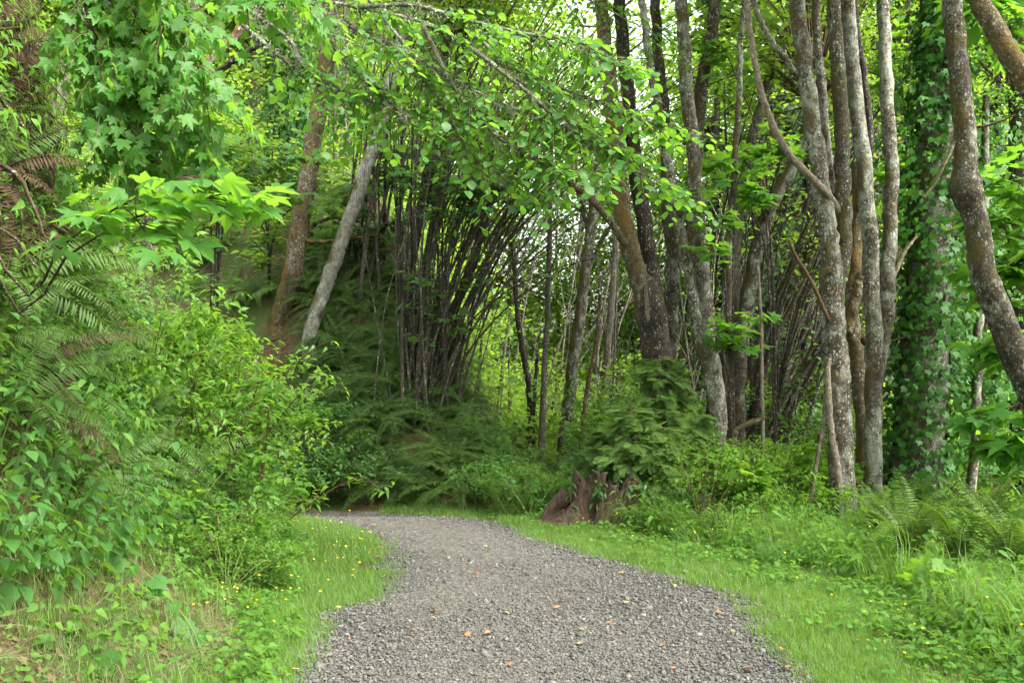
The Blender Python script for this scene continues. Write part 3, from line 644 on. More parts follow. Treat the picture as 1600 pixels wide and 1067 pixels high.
tree('maple_tree', 'straight lichen flecked trunk rising right of the cedar bush', 'bark_lichen', [
    dict(pts=[(1134, 780), (1124, 660), (1108, 540), (1096, 430), (1088, 330), (1077, 200), (1068, 80), (1059, -30), (1046, -300)], d=12.0, r=(12.5, 9.5), root=True, top=1, twigs=4)], crown=1)
tree('alder_tree', 'thin slanting lichen trunk crossing in front of the old mossy limbs', 'bark_lichen', [
    dict(pts=[(1136, 780), (1112, 640), (1088, 510), (1070, 420), (1055, 340), (1040, 260), (1020, 150), (1003, 55), (990, -40), (970, -220)], d=11.7, r=(9, 5), root=True, top=1, twigs=5)], crown=1, crown_s=.7, flare=.2)
tree('maple_tree', 'grey brown trunk with flaking bark beside the straight lichen flecked trunk', 'bark', [
    dict(pts=[(1150, 780), (1128, 640), (1112, 570), (1092, 480), (1086, 400), (1090, 300), (1100, 150), (1118, 40), (1130, -80)], d=12.7, r=(13, 9), root=True, top=1)], crown=2, crown_s=.8, flare=.3)
tree('alder_tree', 'thin upright stem with small maple shoots in the middle of the right stand', 'bark_lichen', [
    dict(pts=[(1142, 780), (1141, 620), (1140, 480), (1145, 330), (1155, 180), (1160, 60), (1168, -60)], d=11.5, r=(6.5, 4), root=True, top=1, twigs=3)], crown=1, crown_s=.5, flare=.2)
tree('maple_tree', 'pale grey trunk leaning right in the thicket behind the right stand', 'bark_lichen', [
    dict(pts=[(1152, 790), (1155, 620), (1166, 500), (1182, 400), (1205, 330), (1238, 270), (1262, 210), (1290, 120)], d=13.6, r=(14, 8), root=True, top=1),
    dict(pts=[(1160, 540), (1150, 420), (1165, 280), (1196, 150), (1236, 40), (1260, -40), (1290, -150)], d=13.7, r=(9, 7), mat='bark_grey', top=1),
    dict(pts=[(1200, 345), (1190, 300), (1200, 230), (1215, 180)], d=13.5, r=(6, 4), mat='bark_moss')], crown=0)
tree('dead_sapling', 'thin bare light pole standing between the right stand and the forked trunk', 'deadwood', [
    dict(pts=[(1193, 800), (1192, 680), (1190, 560), (1187, 450), (1186, 410)], d=11.2, r=(3.6, 2.2), root=True)], cat='dead tree', flare=0)
tree('broken_branch', 'short broken branch with a pale snapped end leaning near the bare pole', 'deadwood', [
    dict(pts=[(1140, 740), (1147, 690), (1152, 668)], d=11.3, r=(5, 5), root=True, name='post', mat='bark_moss'), dict(pts=[(1150, 672), (1170, 662), (1192, 652)], d=11.3, d2=11.1, r=(5.5, 4))], cat='branch', flare=0, trunkname='snag')
tree('dead_sapling', 'slender fallen pole propped against the forked trunk', 'deadwood', [dict(pts=[(1262, 800), (1275, 720), (1284, 660), (1294, 590)], d=10.1, r=(4, 3), root=True)], cat='dead tree', flare=0)

# --- left of the path
tree('maple_tree', 'orange mossed trunk on the upper left slope with a bare side twig', 'bark_moss', [
    dict(pts=[(438, 500), (456, 440), (468, 370), (484, 290), (498, 200), (510, 110), (520, -20), (530, -200)], d=15.6, r=(17, 11), root=True, top=1),
    dict(pts=[(468, 376), (510, 378), (550, 374), (592, 368)], d=15.6, d2=15, r=(4, 2), name='limb'),
    dict(pts=[(470, 372), (492, 350), (520, 340), (545, 345)], d=15.6, d2=16, r=(4, 2), name='limb')], crown=0)
tree('alder_tree', 'pale lichen covered trunk leaning right above the bank', 'bark_pale', [
    dict(pts=[(486, 520), (510, 450), (532, 390), (552, 330), (575, 255), (600, 185), (622, 90), (642, 0), (660, -140), (672, -300)], d=14.8, r=(12, 9), root=True, top=1, twigs=6)], crown=1, crown_s=.9)
tree('alder_tree', 'branching mossy tree high on the left bank behind the maple leaves', 'bark', [
    dict(pts=[(225, 420), (248, 260), (262, 195), (272, 145), (282, 80), (296, 20), (304, -60), (310, -200)], d=9.6, r=(11, 7), root=True, top=1),
    dict(pts=[(268, 150), (300, 118), (340, 88), (372, 58), (400, 15), (415, -40)], d=9.6, d2=9.9, r=(9, 6), mat='bark_moss'),
    dict(pts=[(290, 130), (330, 118), (365, 96), (400, 76), (425, 62), (444, 46)], d=9.6, d2=9.2, r=(6, 3), mat='bark_dark', name='limb'),
    dict(pts=[(245, 165), (255, 150), (268, 142)], d=9.5, r=(10, 7), mat='bark_moss', name='burl')], crown=1, crown_s=.8)
snag = tree('ivy_snag', 'dark ivy smothered trunk standing far back on the upper left', 'bark_dark', [dict(pts=[(458, 470), (455, 380), (452, 250), (450, 120), (449, 40)], d=19, r=(18, 12), root=True)])
for k, (a, b, r, lb) in enumerate([((600, 640), (612, 520), 9, 'dark straight trunk left of the fan of stems'), ((622, 640), (640, 500), 8, 'dark slightly leaning trunk touching the fan of stems')]):
    tree('maple_tree', lb, 'bark_dark', [dict(pts=[a, b, (b[0] + 28, 400), (b[0] + 52, 300), (b[0] + 70, 180), (b[0] + 84, 40)], d=15.2, r=(r, 6), root=True, top=1)], crown=0, crown_s=.9)
tree('maple_tree', 'dark bent trunk leaning far right across the fan of stems', 'bark_dark', [dict(pts=[(600, 640), (640, 560), (690, 505), (728, 445), (752, 370), (775, 280)], d=14.6, r=(7, 5), root=True, top=1)], crown=0, crown_s=.6)
# --- middle distance, beyond the bend
tree('alder_tree', 'tall smooth grey trunk beyond the bend with a high pale fork', 'bark_lichen', [
    dict(pts=[(874, 770), (886, 660), (898, 565), (909, 485), (921, 400), (932, 310), (942, 230)], d=17, r=(10.5, 7.5), root=True),
    dict(pts=[(922, 400), (915, 350), (898, 290), (880, 240)], d=17, r=(4, 2), name='limb'), dict(pts=[(920, 420), (945, 370), (980, 320), (1000, 280)], d=17, d2=16.6, r=(4, 2), name='limb'), dict(pts=[(926, 350), (905, 300), (900, 230)], d=17, r=(3, 2), name='limb')], flare=.3)
tree('alder_tree', 'very slim upright trunk left of the tall smooth grey trunk', 'bark_grey', [dict(pts=[(843, 770), (848, 600), (855, 480), (859, 340), (864, 200)], d=15, r=(5.5, 3.5), root=True, top=1)], crown=1, crown_s=.5, flare=.2)
tree('maple_tree', 'dark crooked trunk beside the very slim upright trunk', 'bark_dark', [dict(pts=[(822, 770), (828, 640), (818, 560), (806, 480), (800, 380)], d=17.5, r=(5.5, 4), root=True), dict(pts=[(834, 760), (833, 650), (838, 560)], d=17.6, r=(5, 3), root=True)], crown=0, crown_s=.8)
tree('alder_tree', 'grey trunk leaning slightly right of the tall smooth grey trunk', 'bark_grey', [dict(pts=[(930, 760), (944, 620), (955, 480), (962, 380), (966, 250)], d=19, r=(6.5, 4.5), root=True)], crown=0, flare=.2)
tree('alder_tree', 'reddish brown thin trunk at the left margin of the cedar bush', 'bark_moss', [dict(pts=[(905, 760), (915, 640), (932, 540), (940, 460)], d=16, r=(4.5, 3), root=True)], crown=1, crown_s=.5, flare=.2)

# --- many-stemmed clumps
def clump(label, px, d, n, spread, lean, h, r, bend, group, width=.8, mat='stem', up=.0, crown_k=0, nleaf=260):
    f = P(px, 560, d); base = np.array([f[0], f[1], gz(f[0], f[1])]); t = thing('stem_clump', label, 'tree', base, group); tops = []
    for i in range(n):
        b = base + [rnd.gauss(0, width * .4), rnd.gauss(0, width * .4), 0]; b[2] = gz(b[0], b[1]) - .08
        a = R(lean + max(-2, min(2, rnd.gauss(0, 1))) * spread); dep = R(rnd.gauss(0, spread * .7)); hh = h * rnd.uniform(.55, 1.1); ln = []
        g = rnd.uniform(.3, 1.6) * bend
        for u in np.linspace(0, 1, 9):
            aa = a * (.6 + .4 * u) + R(g) * u * u; ln.append([math.sin(aa) * hh * u, math.sin(dep) * hh * u * (.4 + .6 * u), hh * u * max(.12, math.cos(aa))])
        ln = b + np.array(ln); mb = MB(); rr = r * rnd.uniform(.45, 1.25); ln = limb(mb, ln, rr, rr * .25, 5, .12, jitter=.03)
        for _ in range(rnd.choice([1, 2, 2, 3])):
            k = rnd.randrange(3, 8); tg = nrm(ln[min(k + 1, 8)] - ln[k - 1]); q = np.array([0, 0, 1.0]); v = nrm(tg + np.array([rnd.gauss(.15, .4), rnd.gauss(0, .4), rnd.uniform(0, .5)])); L = hh * rnd.uniform(.15, .4)
            s = np.array([ln[k], ln[k] + v * L * .5 + [0, 0, .05], ln[k] + v * L + [0, 0, .12 * L]]); mb.add(*tube(s, [rr * .4, rr * .28, rr * .1], 4)); tops.append(s[-1])
        tops.append(ln[-1]); part('stem', mb, M[mat if rnd.random() > .25 else 'bark_dark'], t)
    if nleaf:
        tops = np.array(tops); mb = MB(); k = rng.integers(0, len(tops), nleaf * 6); o = tops[k] + rng.normal(size=(len(k), 3)) * [.4, .4, .22]
        put(mb, DIAM, o, np.c_[rng.normal(size=(len(k), 2)), rng.normal(-.3, .3, len(k))], np.c_[rng.normal(0, .4, (len(k), 2)), np.ones(len(k))], .11 * rng.uniform(.7, 1.2, len(k)))
        part('foliage', mb, M['far' if crown_k == 0 else 'shade'], t)
    return t
CG = 'many stemmed clumps in the wood'
clump('dense fan of dark thin stems on the shaded bank, leaning right over the bend', 662, 13.6, 70, 14, 14, 5.9, .024, 9, CG, .6, nleaf=160, crown_k=1)
clump('sparse leaning stems on the bank left of the dense fan', 610, 15.8, 18, 7, 6, 6.5, .034, 8, CG, 1.2, nleaf=100, crown_k=1)
clump('stem clump with mossy boughs spreading behind the right stand', 1168, 14.2, 30, 17, 9, 6.0, .045, 14, CG, .8, nleaf=200)
clump('stem clump fanning up between the pole and the forked trunk', 1205, 16, 26, 15, 10, 6.0, .04, 14, CG, .9, nleaf=200)
clump('stem thicket just left of the old mossy trunk', 985, 19, 10, 12, -3, 6.0, .026, -6, CG, 1.2, 'bark_grey', nleaf=0)
clump('stem thicket straight beyond the bend', 885, 22, 12, 13, 4, 6.5, .028, 7, CG, 1.4, 'bark_grey', nleaf=0)
clump('stem thicket beyond the bend at the foot of the bank', 785, 20.5, 14, 12, 9, 6.2, .027, 10, CG, 1.4, 'bark_grey', nleaf=0)
clump('stem clump behind the pale leaning trunk above the bank', 545, 20, 14, 11, 3, 7.0, .038, 8, CG, 1.5, nleaf=120)
clump('stem clump far back behind the cedar bush', 1080, 20, 18, 13, 2, 6.5, .036, 8, CG, 1.4, 'bark_grey', nleaf=100)

# --- the wood behind: trees from shared kinds
def far_kind(h, r, nb, leaf_n, mat, bark, fork):
    mb = MB(); sites = []
    ln = np.array([[.25 * math.sin(u * 3 + h), .2 * math.cos(u * 2.3 + h) - .2, u * h] for u in np.linspace(0, 1, 10)]); ln = limb(mb, ln, r, r * .25, 7, .1, jitter=.05, flare=.5)
    for _ in range(nb):
        k = rnd.randrange(2, 10); a = rnd.uniform(0, 6.28); L = h * rnd.uniform(.1, .28) * (1.3 - k / 14); v = np.array([math.cos(a), math.sin(a), rnd.uniform(.1, .9)])
        s = catmull([ln[k], ln[k] + v * L * .5, ln[k] + v * L + [0, 0, .1 * L]], 5); mb.add(*tube(s, np.linspace(r * .3, .008, 5), 4)); sites += [s[2], s[3], s[4]]
    tr = mb.mesh('trunk', M[bark]); mb = MB(); S = np.array(sites); k = rng.integers(0, len(S), leaf_n)
    o = S[k] + rng.normal(size=(leaf_n, 3)) * [.55, .55, .28]
    put(mb, DIAM, o, np.c_[rng.normal(size=(leaf_n, 2)), rng.normal(-.3, .35, leaf_n)], np.c_[rng.normal(0, .45, (leaf_n, 2)), np.ones(leaf_n)], .14 * rng.uniform(.7, 1.25, leaf_n))
    return tr, mb.mesh('crown', M[mat])
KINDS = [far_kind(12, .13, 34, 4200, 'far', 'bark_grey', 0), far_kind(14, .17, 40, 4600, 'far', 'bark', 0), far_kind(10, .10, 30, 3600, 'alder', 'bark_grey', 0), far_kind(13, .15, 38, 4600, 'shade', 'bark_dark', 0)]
def far_tree(px, d, k, s=1, label=None):
    x = (px - 800) / F * d; z = gz(x, d); t = thing('forest_tree', label, 'tree', (x, d, z - .1), 'trees of the wood beyond the bend', rnd.uniform(0, 6.28)); t.scale = (s, s, s)
    for nm, me in zip(('trunk', 'crown'), KINDS[k]): link(nm, me, t)
LB = ['slim pale grey forest tree far back', 'stout brown barked forest tree far back', 'young light crowned forest tree far back', 'dark trunked shady forest tree far back']
for i in range(76):
    px = -150 + 1900 * ((i * .618) % 1)
    if 780 < px < 1010 and i % 2: continue
    k = rnd.choice([0, 0, 2, 2]) if 560 < px < 1200 else rnd.choice([0, 0, 1, 2, 2, 3]); d = rnd.uniform(31 if 560 < px < 1200 else 24, 47); far_tree(px, d, k, rnd.uniform(.8, 1.25), LB[k])
# dark conifers on the right
def conifer(h, n):
    mb = MB(); mb.add(*tube(np.array([[0, 0, u * h] for u in np.linspace(0, 1, 8)]), np.linspace(.17, .02, 8), 7, .1)); tr = mb.mesh('trunk', M['bark_dark']); mb = MB()
    for _ in range(n):
        z = h * rnd.uniform(.06, .97); a = rnd.uniform(0, 6.28); L = (1.05 - z / h) * h * .24 * rnd.uniform(.6, 1.1) + .2; v = np.array([math.cos(a), math.sin(a), 0])
        s = np.array([[0, 0, z], [*(v[:2] * L * .5), z - .05 * L], [*(v[:2] * L), z - .3 * L]]); mb.add(*tube(s, [.02, .012, .003], 3), 1)
        m = int(26 * L) + 6; u = rng.uniform(.15, 1, m); o = np.stack([np.interp(u, [0, .5, 1], s[:, c]) for c in range(3)], -1); sd = np.array([-v[1], v[0], 0]); sg = rng.choice([-1, 1], m)
        put(mb, [leaf_diamond(.35, .1)], o, v * .6 + sg[:, None] * sd * .8 + [0, 0, -.35], np.c_[rng.normal(0, .3, (m, 2)), np.ones(m)], .24 * rng.uniform(.6, 1.2, m) * (1.15 - .5 * u))
    return tr, mb.mesh('crown', [M['conifer'], M['twig']])
FIR = conifer(11, 190)
for px, d, s, lb in [(1262, 17, 1, 'dark fir tree with a straight black trunk left of the forked trunk'), (1230, 24, 1.2, 'dark fir tree deeper in the wood behind the straight fir'), (1420, 20, 1.1, 'dark fir tree behind the ivy wrapped trunk'), (1560, 19, .9, 'dark fir tree behind the leaning trunk at the right edge'), (1120, 27, 1.2, 'dark fir tree far behind the right stand')]:
    x = (px - 800) / F * d; t = thing('fir_tree', lb, 'tree', (x, d, gz(x, d) - .1), 'dark firs in the wood', rnd.uniform(0, 6.28)); t.scale = (s, s, s)
    for nm, me in zip(('trunk', 'crown'), FIR): link(nm, me, t)
# the solid leafage of the far wood
def puff(n, r, leaf, tp):
    mb = MB(); o = rng.normal(size=(n, 3)) * np.array([r, r, r * .38]) ; put(mb, tp, o, np.c_[rng.normal(size=(n, 2)), rng.normal(-.35, .35, n)], np.c_[rng.normal(0, .45, (n, 2)), np.ones(n)], leaf * rng.uniform(.7, 1.3, n)); return [(np.vstack(mb.v), np.vstack(mb.f3), 0, np.concatenate(mb.t))]
puffs = [puff(90, .55, .15, DIAM), puff(70, .7, .17, DIAM), puff(110, .45, .13, DIAM)]
N = 6500; u = rng.uniform(-1.12, 1.12, N); dd = np.where(np.abs(u - .08) < .32, 32, 26) + 20 * rng.uniform(0, 1, N) ** 1.4; zz = rng.uniform(-1, 17, N) ; x = u * .51 * dd
g = height(x, dd); kp = (wob(x * .35, zz * .5 + dd * .2) > -.55) & ~((np.abs(u - .10) < .22) & (zz > 5.5) & (rng.uniform(size=N) < .62)); zz = g + zz
gn_stuff('distant_woods', puffs, [M['far']], np.c_[x, dd, zz][kp], yaw_rot(N, .25)[kp], rng.uniform(.8, 1.7, N)[kp], rng.integers(0, 3, N)[kp], 'mass of bright leaves of the distant wood', 'woods')
N = 1900; u = rng.uniform(-1.1, 1.1, N); dd = 16.5 + 22 * rng.uniform(0, 1, N); x = u * .51 * dd; kp = (x > -1.5) | (rng.uniform(size=N) < .5); z = height(x, dd) + np.abs(rng.normal(0, .8, N))
gn_stuff('understory', puffs, [M['far']], np.c_[x, dd, z][kp], yaw_rot(N, .25)[kp], rng.uniform(.5, 1.0, N)[kp], rng.integers(0, 3, N)[kp], 'leafy undergrowth on the floor of the wood', 'undergrowth')
# the wood goes on behind and beside the viewer: unseen copies, added to cut the frontal fill light
for x, y, k, s in [(-5.5, -3, 0, 1.1), (-4.5, 2, 2, 1.1), (4.8, -1, 1, 1.1), (6.5, 3.5, 0, 1.15), (-7, -8, 3, 1.1), (3.8, -6, 2, 1.2), (-3.2, -10, 0, 1.2), (7, -10, 3, 1.1), (1.5, -13, 1, 1.2), (-9, 3, 1, 1.1), (9.5, 7, 2, 1.1), (-11, -2, 3, 1.1), (10, -4, 0, 1.2)]:
    t = thing('forest_tree', LB[k].replace('far back', 'added unseen behind the viewpoint'), 'tree', (x, y, gz(x, y) - .1), 'trees behind the viewpoint', rnd.uniform(0, 6.28)); t.scale = (s, s, s)
    for nm, me in zip(('trunk', 'crown'), KINDS[k]): link(nm, me, t)

# ================================================================== leafy boughs
def bough(t, lines, tpls, mat, ntw, twl, leaf, per, bias=(0, 0, 0), flat=.25, droop=.15, fwd=.6, parts=300, twigmat='twig', branchmat='bark_dark', tmin=.15, key='leaf', hang=0.0, brname='branch', nrm_tilt=.35):
    """branches with side twigs and leaves; the largest leaves are parts, the rest one foliage part"""
    org, axs, nms, szs = [], [], [], []; base = np.array(t.location)
    for ln, r0, r1, wgt in lines:
        mb = MB(); ln = limb(mb, ln, r0, r1, 6, .15, jitter=.012)
        for _ in range(int(round(ntw * wgt))):
            u = rnd.uniform(tmin, 1); i = min(int(u * (len(ln) - 1)), len(ln) - 2); s = ln[i] + (ln[i + 1] - ln[i]) * rnd.random(); tg = nrm(ln[i + 1] - ln[i])
            a = rnd.uniform(0, 6.28); v = nrm(tg * fwd + np.array([math.cos(a), math.sin(a), rnd.gauss(0, flat)]) + np.array(bias)); L = twl * rnd.uniform(.5, 1.2)
            tw = np.array([s + v * L * q + np.array([0, 0, -droop * L * q * q]) for q in np.linspace(0, 1, 5)]); mb.add(*tube(tw, np.linspace(.0045, .0012, 5), 3), 1)
            m = max(2, int(per * L / twl + rnd.random())); td = nrm(tw[-1] - tw[0]); sd = nrm(np.cross(td, [0, 0, 1.0]))
            for j in range(m):
                q = (j + .8) / m; o = np.array([np.interp(q, np.linspace(0, 1, 5), tw[:, c]) for c in range(3)]); sg = 1 if j % 2 else -1
                ax = nrm(td * rnd.uniform(.3, .9) + sd * sg * rnd.uniform(.4, 1) + np.array([0, 0, -hang - rnd.uniform(0, .35)])); 
                sz = leaf * rnd.uniform(.6, 1.25); org.append(o + ax * sz * .2); axs.append(ax); nms.append([rnd.gauss(0, nrm_tilt), rnd.gauss(0, nrm_tilt), 1]); szs.append(sz)
        part(brname, mb, [M[branchmat], M[twigmat]], t)
    org, axs, nms, szs = map(np.array, (org, axs, nms, szs)); big = np.argsort(-szs / np.linalg.norm(org - [0, 0, CZ], axis=1))
    k = big[:parts]; leaf_parts(t, leaf_meshes(key, tpls, M[mat]), org[k], axs[k], nms[k], szs[k], base=base)
    k = big[parts:]
    if len(k):
        mb = MB(); put(mb, tpls, org[k], axs[k], nms[k], szs[k]); tag(part('foliage', mb, M[mat], t), kind='stuff')
    return t
def px_line(pts, d, d2=None): return pixpath(pts, d, d2)
def on_ground(p): return np.array([p[0], p[1], gz(p[0], p[1])])

# the maple that hangs over the left bank: big lobed leaves
b0 = on_ground((-4.2, 6.6))
t = thing('maple_tree', 'big leafed maple hanging over the root bank at the upper left', 'tree', b0)
L = []
root = b0 + [0, 0, -.1]
mb = MB(); limb(mb, catmull([root, root + [.1, 0, .5], root + [.3, .0, 1.2], P(60, -200, 6.2)], 16), .09, .05, 8, .12); part('trunk', mb, M['bark_dark'], t)
for pts, da, db in [([(100, -200), (170, -120), (240, -30), (290, 60), (320, 130)], 6.2, 5.6), ([(60, -200), (150, -90), (210, 20), (255, 120), (300, 200), (335, 250)], 6.2, 5.9), ([(90, -200), (150, -60), (190, 60), (215, 160), (240, 260)], 6.2, 6.0), ([(60, -200), (160, -150), (260, -100), (360, -50), (470, -10)], 6.2, 6.4), ([(80, -160), (120, -40), (150, 80), (170, 180)], 6.1, 5.9)]:
    L.append((px_line(pts, da, db), .016, .004, 1))
bough(t, L, MAPLE, 'maple', 50, .38, .088, 9, bias=(.25, -.1, -.3), hang=.55, tmin=.3, droop=.3, parts=300, key='maple', nrm_tilt=.5)
# near spray with the largest leaves
t = thing('maple_sapling', 'low maple spray with the largest leaves reaching out of the left bank', 'sapling', on_ground((-3.0, 4.9)))
f = on_ground((-3.0, 4.9)) - [0, 0, .05]
L = [(catmull([f, P(20, 440, 4.8), P(100, 380, 4.7), P(190, 320, 4.6), P(300, 268, 4.5)], 14), .010, .003, 1.0), (catmull([f, P(10, 470, 4.8), P(110, 395, 4.7), P(200, 345, 4.7), P(280, 318, 4.7), P(370, 300, 4.6)], 14), .009, .003, 1.0), (catmull([P(190, 320, 4.6), P(215, 345, 4.6), P(240, 385, 4.5)], 6), .005, .002, .35)]
bough(t, L, MAPLE, 'maple', 11, .26, .155, 4, bias=(.5, -.1, 0), flat=.1, droop=.1, tmin=.45, key='maple')
# round-leaved alder with lichen branches over the path
b0 = on_ground((-5.2, 9.6)); t = thing('alder_tree', 'round leafed alder whose lichen hung branches arch over the path', 'tree', b0)
mb = MB(); tl = limb(mb, catmull([b0 - [0, 0, .1], b0 + [.1, -.3, 2.0], P(150, -330, 8.6), P(180, -560, 8.4)], 16), .10, .06, 9, .1); part('trunk', mb, M['bark_lichen'], t)
put_crown(t, tl[-1], 1, .7)
L = []
for pts, da, db, wgt in [([(150, -330), (280, -90), (400, -5), (470, 8), (530, 35), (600, 62), (680, 108), (760, 150), (850, 185)], 8.5, 7.2, .5), ([(180, -300), (330, -80), (460, -10), (560, 12), (660, 35), (740, 78), (800, 110), (880, 140), (960, 170), (1030, 200)], 8.5, 7.0, 1.5), ([(520, 30), (575, 52), (620, 80), (680, 150), (730, 235), (790, 285)], 8.0, 7.4, .9), ([(560, 12), (640, 10), (720, 30), (820, 55), (900, 70), (980, 110)], 7.7, 7.2, 1.0), ([(740, 78), (820, 140), (890, 200), (960, 240), (1020, 290)], 7.4, 7.0, 1.3), ([(500, 20), (520, 70), (560, 120), (600, 150), (640, 190)], 8.0, 7.6, .7), ([(660, 35), (700, 120), (760, 200), (840, 250), (900, 270)], 7.6, 7.1, 1.0), ([(380, 40), (440, 90), (500, 130), (550, 165)], 8.2, 7.9, .5), ([(400, -5), (390, 15), (450, 60), (480, 110), (560, 150), (640, 175), (740, 190)], 8.4, 7.8, .4)]:
    L.append((px_line(pts, da, db), .019, .006, wgt))
bough(t, L, ROUND, 'alder', 38, .50, .073, 10, bias=(.25, 0, -.05), flat=.2, droop=.25, parts=300, key='round', branchmat='lichen_twig', tmin=.3)
tassel_lines = list(L)
# lichen tassels on those branches
mb = MB()
for ln, *_ in tassel_lines:
    for i in range(3, len(ln)):
        for _ in range(16):
            s = ln[i] + rng.normal(size=3) * .02; e = s + rng.normal(size=3) * [.035, .035, .02] - [0, 0, rnd.uniform(.0, .07)]; q = rng.normal(size=3) * .004
            mb.add([s - q, s + q, e], [(0, 1, 2)], 0, rnd.random())
part('lichen_fringe', mb, M['lichen_twig'], t); t.children[-1]['kind'] = 'stuff'

# a second, finer leafed tree closing the roof further back
b0 = on_ground((-6.5, 13.0)); t = thing('alder_tree', 'fine leafed tree whose boughs close the roof behind the round leafed alder', 'tree', b0)
mb = MB(); limb(mb, catmull([b0 - [0, 0, .1], b0 + [.2, -.2, 2.5], P(160, -150, 12.4), P(200, -420, 12.2)], 14), .11, .06, 9, .1); part('trunk', mb, M['bark'], t); L = []
for pts, da, db in [([(160, -150), (300, -40), (430, 20), (560, 70), (680, 130)], 12.4, 11.2), ([(170, -220), (380, -90), (560, -20), (720, 30), (860, 70), (960, 120)], 12.4, 11.0), ([(560, -20), (640, 80), (720, 180), (780, 230)], 11.8, 11.4), ([(720, 30), (800, 110), (880, 160), (940, 240)], 11.5, 11.2), ([(180, -260), (460, -170), (700, -90), (900, -10), (1040, 60)], 12.2, 11.2)]:
    L.append((px_line(pts, da, db), .024, .006, 1))
bough(t, L, OVATE, 'alder', 38, .7, .09, 11, bias=(.2, 0, -.05), flat=.22, droop=.25, parts=0, key='ovate', branchmat='lichen_twig', tmin=.2)

# maples with pale layered sprays in the middle distance, and the bright ones at the right
def sapling(name, label, foot, d, lines, tp, mat, ntw, twl, leaf, per, key, parts=0, group=None, **kw):
    fx = P(foot[0], foot[1], d); fb = on_ground(fx[:2]); t = thing(name, label, 'sapling', fb, group); L = []
    for pts in lines:
        l = np.vstack([[fb - [0, 0, .05]], [P(q[0], q[1], q[2] if len(q) > 2 else d) for q in pts]]); L.append((catmull(l, 4 * len(l)), .012 * d / 10, .004, 1))
    return bough(t, L, tp, mat, ntw, twl, leaf, per, parts=parts, key=key, **kw)
KW = dict(flat=.08, droop=.12, bias=(.1, -.2, 0))
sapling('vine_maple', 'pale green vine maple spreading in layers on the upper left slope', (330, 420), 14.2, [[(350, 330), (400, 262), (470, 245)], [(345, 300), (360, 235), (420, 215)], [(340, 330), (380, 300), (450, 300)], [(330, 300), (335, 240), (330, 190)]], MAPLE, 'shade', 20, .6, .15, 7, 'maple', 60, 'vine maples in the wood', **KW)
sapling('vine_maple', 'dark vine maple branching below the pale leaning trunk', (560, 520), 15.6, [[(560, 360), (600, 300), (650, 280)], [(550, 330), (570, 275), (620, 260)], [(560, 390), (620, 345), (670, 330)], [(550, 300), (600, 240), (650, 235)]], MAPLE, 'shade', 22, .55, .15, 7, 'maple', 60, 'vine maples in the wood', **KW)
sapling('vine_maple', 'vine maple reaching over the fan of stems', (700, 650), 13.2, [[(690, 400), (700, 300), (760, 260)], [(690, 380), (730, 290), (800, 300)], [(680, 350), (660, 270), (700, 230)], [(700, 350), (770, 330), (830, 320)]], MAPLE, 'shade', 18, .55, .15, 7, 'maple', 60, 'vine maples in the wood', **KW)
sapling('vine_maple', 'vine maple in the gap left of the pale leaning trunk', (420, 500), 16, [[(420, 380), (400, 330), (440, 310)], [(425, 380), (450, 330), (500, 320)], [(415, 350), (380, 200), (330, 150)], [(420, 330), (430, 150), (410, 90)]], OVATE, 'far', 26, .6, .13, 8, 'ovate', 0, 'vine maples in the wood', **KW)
sapling('maple_sapling', 'small maple shoots lit bright in front of the right stand', (1150, 790), 11.4, [[(1140, 600), (1120, 540), (1130, 470)], [(1142, 560), (1150, 520), (1165, 500)], [(1140, 520), (1110, 400), (1120, 340)], [(1145, 480), (1150, 300), (1170, 260)], [(1140, 560), (1150, 545), (1170, 540)], [(1130, 400), (1100, 350), (1090, 300)]], MAPLE, 'maple', 6, .26, .17, 5, 'maple', 160, 'young maples among the trunks', tmin=.6, flat=.08, droop=.1)
sapling('maple_sapling', 'maple sapling with leaves high between the right stand and the forked trunk', (1215, 800), 12.4, [[(1200, 400), (1190, 250), (1200, 230)], [(1205, 380), (1170, 260), (1140, 250)], [(1200, 420), (1175, 330), (1190, 310)], [(1200, 300), (1150, 120), (1120, 60)]], MAPLE, 'maple', 12, .4, .18, 6, 'maple', 120, 'young maples among the trunks', tmin=.6, flat=.1, droop=.1)
sapling('maple_sapling', 'bright yellow green maple behind the leaning trunk at the right edge', (1640, 860), 10.2, [[(1600, 560), (1570, 450), (1540, 420)], [(1610, 500), (1580, 380), (1560, 340)], [(1620, 600), (1590, 560), (1560, 540)], [(1620, 640), (1570, 640), (1530, 650)], [(1610, 420), (1600, 320), (1580, 270)], [(1630, 700), (1600, 680), (1550, 700)], [(1640, 500), (1620, 440), (1600, 400)]], MAPLE, 'maple', 13, .4, .24, 6, 'maple', 240, 'young maples among the trunks', tmin=.5, flat=.12, droop=.1)
sapling('maple_sapling', 'maple leaves hanging at the top between the two groups of trunks', (1440, 850), 13, [[(1420, 400), (1425, 200), (1440, 100)], [(1415, 420), (1420, 300), (1440, 260)], [(1420, 300), (1410, 120), (1430, 40)], [(1425, 250), (1405, 330), (1420, 350)]], MAPLE, 'maple', 16, .45, .2, 6, 'maple', 100, 'young maples among the trunks', tmin=.55, flat=.12, droop=.1)
sapling('maple_sapling', 'maple sprig in the very upper right corner', (1700, 860), 9.6, [[(1680, 300), (1600, 20), (1540, 10)], [(1690, 250), (1620, 40), (1560, 60)], [(1690, 250), (1600, -30), (1500, 20)]], MAPLE, 'maple', 8, .4, .22, 6, 'maple', 80, 'young maples among the trunks', tmin=.7, flat=.12, droop=.1)

